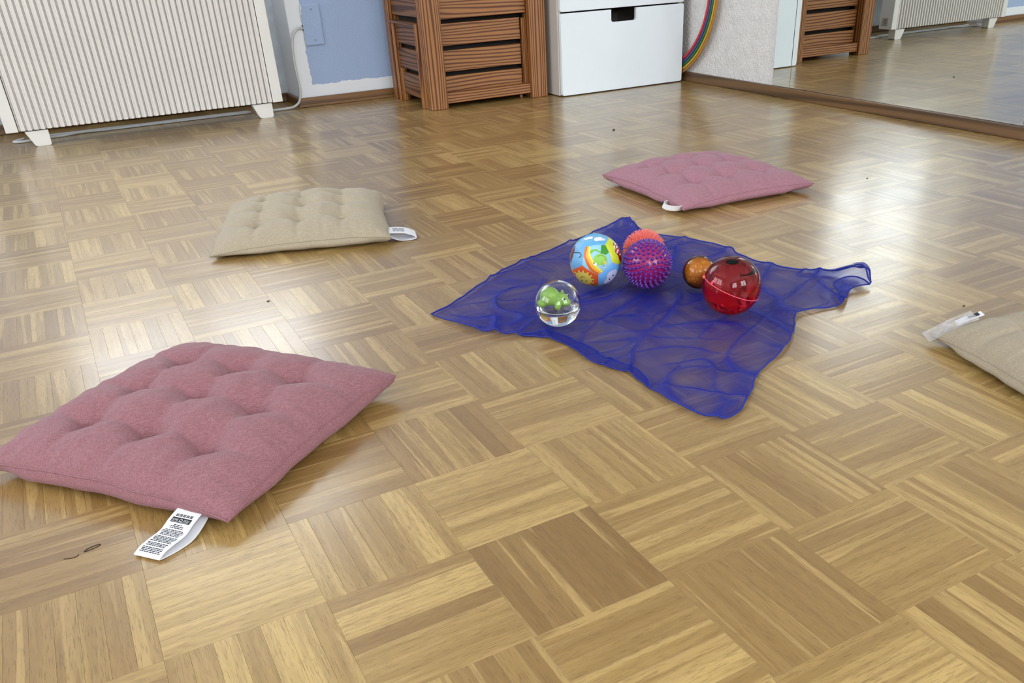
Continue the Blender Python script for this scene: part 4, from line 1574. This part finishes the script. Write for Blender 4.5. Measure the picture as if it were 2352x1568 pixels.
# rows of nubs around an axis that points at the viewer's right
ax = Vector((-.50, -.80, .33)).normalized()
aa = ax.orthogonal().normalized()
ab = ax.cross(aa)
VV, FF = [], []
rows = 15
for q in range(rows + 1):
    th = PI * (q + .25) / (rows + .5)
    cnt = max(1, round(2 * PI * math.sin(th) / (PI / (rows + .5)) * .92))
    for k in range(cnt):
        ph = 2 * PI * (k + .5 * (q % 2)) / cnt
        d = (ax * math.cos(th) + (aa * math.cos(ph) + ab * math.sin(ph)) * math.sin(th)).normalized()
        u = d.orthogonal().normalized()
        w = d.cross(u)
        k0 = len(VV)
        prof = ((rb - .001, .0032), (rb + .0010, .0026), (rb + .0032, .0023), (rb + .0044, .0017), (rb + .0050, .0007))
        for h_, rr_ in prof:
            for m_ in range(8):
                an_ = 2 * PI * m_ / 8
                VV.append(d * h_ + u * (rr_ * math.cos(an_)) + w * (rr_ * math.sin(an_)))
        for g in range(len(prof) - 1):
            for m_ in range(8):
                m2 = (m_ + 1) % 8
                FF.append((k0 + g * 8 + m_, k0 + g * 8 + m2, k0 + g * 8 + 8 + m2, k0 + g * 8 + 8 + m_))
        FF.append(tuple(k0 + (len(prof) - 1) * 8 + m_ for m_ in range(8)))
o = obj('nubs', VV, FF, M_NUB, sb, smooth=True)
o['kind'] = 'stuff'

# --- coral rubber ball with soft bristles
hb, r = ball_root('coral', 'bristle_ball', 'coral pink ball of soft rubber bristles, half hidden behind the purple one')
M_COR = plain('coral_rubber', (255, 132, 124), 0.45, 0.05, 90.0, Subsurface_Weight=0.15)
V, F = sphere_vf((0, 0, 0), r * .70, 32, 16)
obj('ball_core', V, F, M_COR, hb, smooth=True)
VV, FF = [], []
N = 1050
for k in range(N):
    z = 1 - 2 * (k + .5) / N
    ph = k * PI * (3 - 5 ** .5)
    q = math.sqrt(1 - z * z)
    d = Vector((q * math.cos(ph), q * math.sin(ph), z)) + Vector((R.uniform(-.05, .05), R.uniform(-.05, .05), R.uniform(-.05, .05)))
    d.normalize()
    u = d.orthogonal().normalized()
    w = d.cross(u)
    k0 = len(VV)
    ln = r * R.uniform(.96, 1.0)
    dr = Vector((R.uniform(-1, 1), R.uniform(-1, 1), -.8)) * .0010
    for h_, rr_, bend in ((r * .58, .0012, 0), (r * .82, .0009, .3), (ln, .00050, 1)):
        for m_ in range(4):
            an_ = PI / 2 * m_
            VV.append(d * h_ + u * (rr_ * math.cos(an_)) + w * (rr_ * math.sin(an_)) + dr * bend)
    for g in range(2):
        for m_ in range(4):
            m2 = (m_ + 1) % 4
            FF.append((k0 + g * 4 + m_, k0 + g * 4 + m2, k0 + g * 4 + 4 + m2, k0 + g * 4 + 4 + m_))
    FF.append((k0 + 8, k0 + 9, k0 + 10, k0 + 11))
o = obj('bristles', VV, FF, M_COR, hb)
o['kind'] = 'stuff'


def ico_vf(r, sub, seed=None, jit=0.0, flip=False):
    bm = bmesh.new()
    bmesh.ops.create_icosphere(bm, subdivisions=sub, radius=r)
    rr_ = random.Random(seed)
    for v in bm.verts:
        v.co += Vector((rr_.uniform(-1, 1), rr_.uniform(-1, 1), rr_.uniform(-1, 1))) * jit
        if v.co.length > r:
            v.co *= r / v.co.length
    bm.verts.index_update()
    V = [v.co.copy() for v in bm.verts]
    F = [tuple(v.index for v in f.verts) for f in bm.faces]
    bm.free()
    return V, [f[::-1] for f in F] if flip else F


# --- small amber glitter ball
gb, r = ball_root('amber', 'glitter_ball', 'small amber see-through glitter ball behind the red ball')
V, F = sphere_vf((0, 0, 0), r, 48, 24)
amber_shell_vf = V, F
M = NT('amber_glitter')
vo = M.n('ShaderNodeTexVoronoi')
vo.inputs['Scale'].default_value = 420.0
M.l(M.coord(), vo.inputs['Vector'])
M.col(M.ramp(vo.outputs['Color'], [(0.0, srgb(196, 130, 44)), (0.75, srgb(222, 160, 70)), (0.95, srgb(250, 222, 150))]))
M.set(Roughness=0.35)
V, F = ico_vf(r * .93, 2, 5, .0012)
obj('faceted_core', V, F, M.m, gb)


# --- red transparent ball with facets inside and a printed face
rb_, r = ball_root('red', 'red_face_ball', 'red see-through ball with a moulded seam and black printed spot and smile')
V, F = sphere_vf((0, 0, 0), r, 72, 36)
def tinted(name, tint, haze, base, facets=False):
    """thin clear-tinted plastic wall: lets coloured light through, mirrors at a grazing angle, a little cloudy"""
    M = NT(name)
    M.set(Roughness=0.04, IOR=1.46)
    M.b.inputs['Base Color'].default_value = srgb(*base)
    tr = M.n('ShaderNodeBsdfTransparent')
    tr.inputs[0].default_value = (*tint, 1)
    tl = M.n('ShaderNodeBsdfTranslucent')
    tl.inputs[0].default_value = srgb(*base)
    gl = M.n('ShaderNodeBsdfGlossy')
    gl.inputs['Roughness'].default_value = 0.03
    m1 = M.n('ShaderNodeMixShader')
    if facets:
        at = M.n('ShaderNodeAttribute', attribute_name='facet')
        M.l(M.math('MULTIPLY', at.outputs['Fac'], haze), m1.inputs[0])
    else:
        M.l(M.ramp(M.noise(M.coord(), 30.0), [(0.3, (haze * .8,) * 3), (0.7, (haze * 1.2,) * 3)]), m1.inputs[0])
    M.l(tr.outputs[0], m1.inputs[1])
    M.l(tl.outputs[0], m1.inputs[2])
    fr = M.n('ShaderNodeFresnel')
    fr.inputs[0].default_value = 1.46
    m2 = M.n('ShaderNodeMixShader')
    M.l(fr.outputs[0], m2.inputs[0])
    M.l(m1.outputs[0], m2.inputs[1])
    M.l(gl.outputs[0], m2.inputs[2])
    M.l(m2.outputs[0], M.t.nodes['Material Output'].inputs[0])
    return M.m


obj('shell', *amber_shell_vf, tinted('amber_plastic', (1.0, .88, .64), .15, (216, 156, 66)), gb, smooth=True)
obj('shell', V, F, tinted('red_plastic', (1.0, .52, .58), .34, (255, 64, 100)), rb_, smooth=True)
V2, F2 = ico_vf(r * .955, 2, 12, .0040)
fc = obj('faceted_lining', V2, F2, tinted('red_facets', (1.0, .55, .60), .95, (255, 64, 104), True), rb_)
at = fc.data.attributes.new('facet', 'FLOAT', 'FACE')
rf = random.Random(3)
at.data.foreach_set('value', [.08 + .92 * rf.random() ** 1.8 for _ in fc.data.polygons])
sn_ = Vector((.3238, -.1815, .9285)).normalized()
sa_ = sn_.orthogonal().normalized()
sb_ = sn_.cross(sa_)
off = sn_ * (-.0398 * r)
pts = [off + (sa_ * math.cos(2 * PI * k / 80) + sb_ * math.sin(2 * PI * k / 80)) * r * .9995 for k in range(80)]
tube('moulded_seam', pts, .0007, plain('red_seam', (255, 96, 120), 0.25), rb_, 6, True)
kd = Vector((-.80, .44, .33)).normalized()
V, F = sphere_vf(kd * (r * 1.0), .0030, 14, 8)
obj('filler_plug', V, F, plain('coral_plug', (250, 110, 96), 0.35), rb_, smooth=True)
M_BLACK = plain('black_print', (9, 8, 9), 0.35, Specular_IOR_Level=0.15)
for key, nm in (('red_spot', 'printed_eye'), ('red_smile', 'printed_smile'), ('red_tick', 'printed_smile_end')):
    V, F = fan_on_sphere(DEC[key], r + .00025, 3)
    obj(nm, V, F, M_BLACK, rb_, smooth=True)
V, F = fan_on_sphere([Vector((.10, .38, .92)) + Vector((.13 * math.cos(a), .13 * math.sin(a), -.05 * math.sin(a))) for a in [2 * PI * k / 12 for k in range(12)]], r + .00025, 3)
obj('printed_eye', V, F, M_BLACK, rb_, smooth=True)

# ------------------------------------------------------------------ crumbs and a pencil-like scratch on the parquet
M_CRUMB = plain('dark_crumb', (40, 34, 30), 0.8)
for (x, y), s_, lab in (((1.245, 2.033), .0042, 'dark crumb on the floor between the far pink cushion and the cabinet'),
                        ((1.407, 1.048), .0024, 'tiny dark crumb on the floor right of the far pink cushion'),
                        ((-.165, 1.076), .0022, 'tiny dark crumb on the floor between the beige and the near pink cushion'),
                        ((0.870, 0.325), .0020, 'tiny dark crumb on the floor above the right beige cushion corner')):
    V, F = ico_vf(s_, 2, int(x * 99), s_ * .3)
    o = obj('floor_crumb', [(v.x * 1.5, v.y * .8, v.z * .45) for v in V], F, M_CRUMB)
    o.location = (x, y, s_ * .42)
    tag(o, lab, 'crumb')
for P_, lab in (([(-.556, .3905), (-.549, .3875), (-.543, .3875), (-.5405, .3905)], 'short dark curved scratch on the floor near the lower left corner'),
                ([(-.535, .392), (-.527, .393), (-.519, .3955), (-.5175, .3985), (-.524, .3985), (-.5325, .3955), (-.535, .392)], 'thin dark looped scratch on the floor left of the printed label')):
    o = tube('floor_scratch', catmull([(x, y, .0003) for x, y in P_], 5), .00045, M_CRUMB, None, 5)
    tag(o, lab, 'scratch')
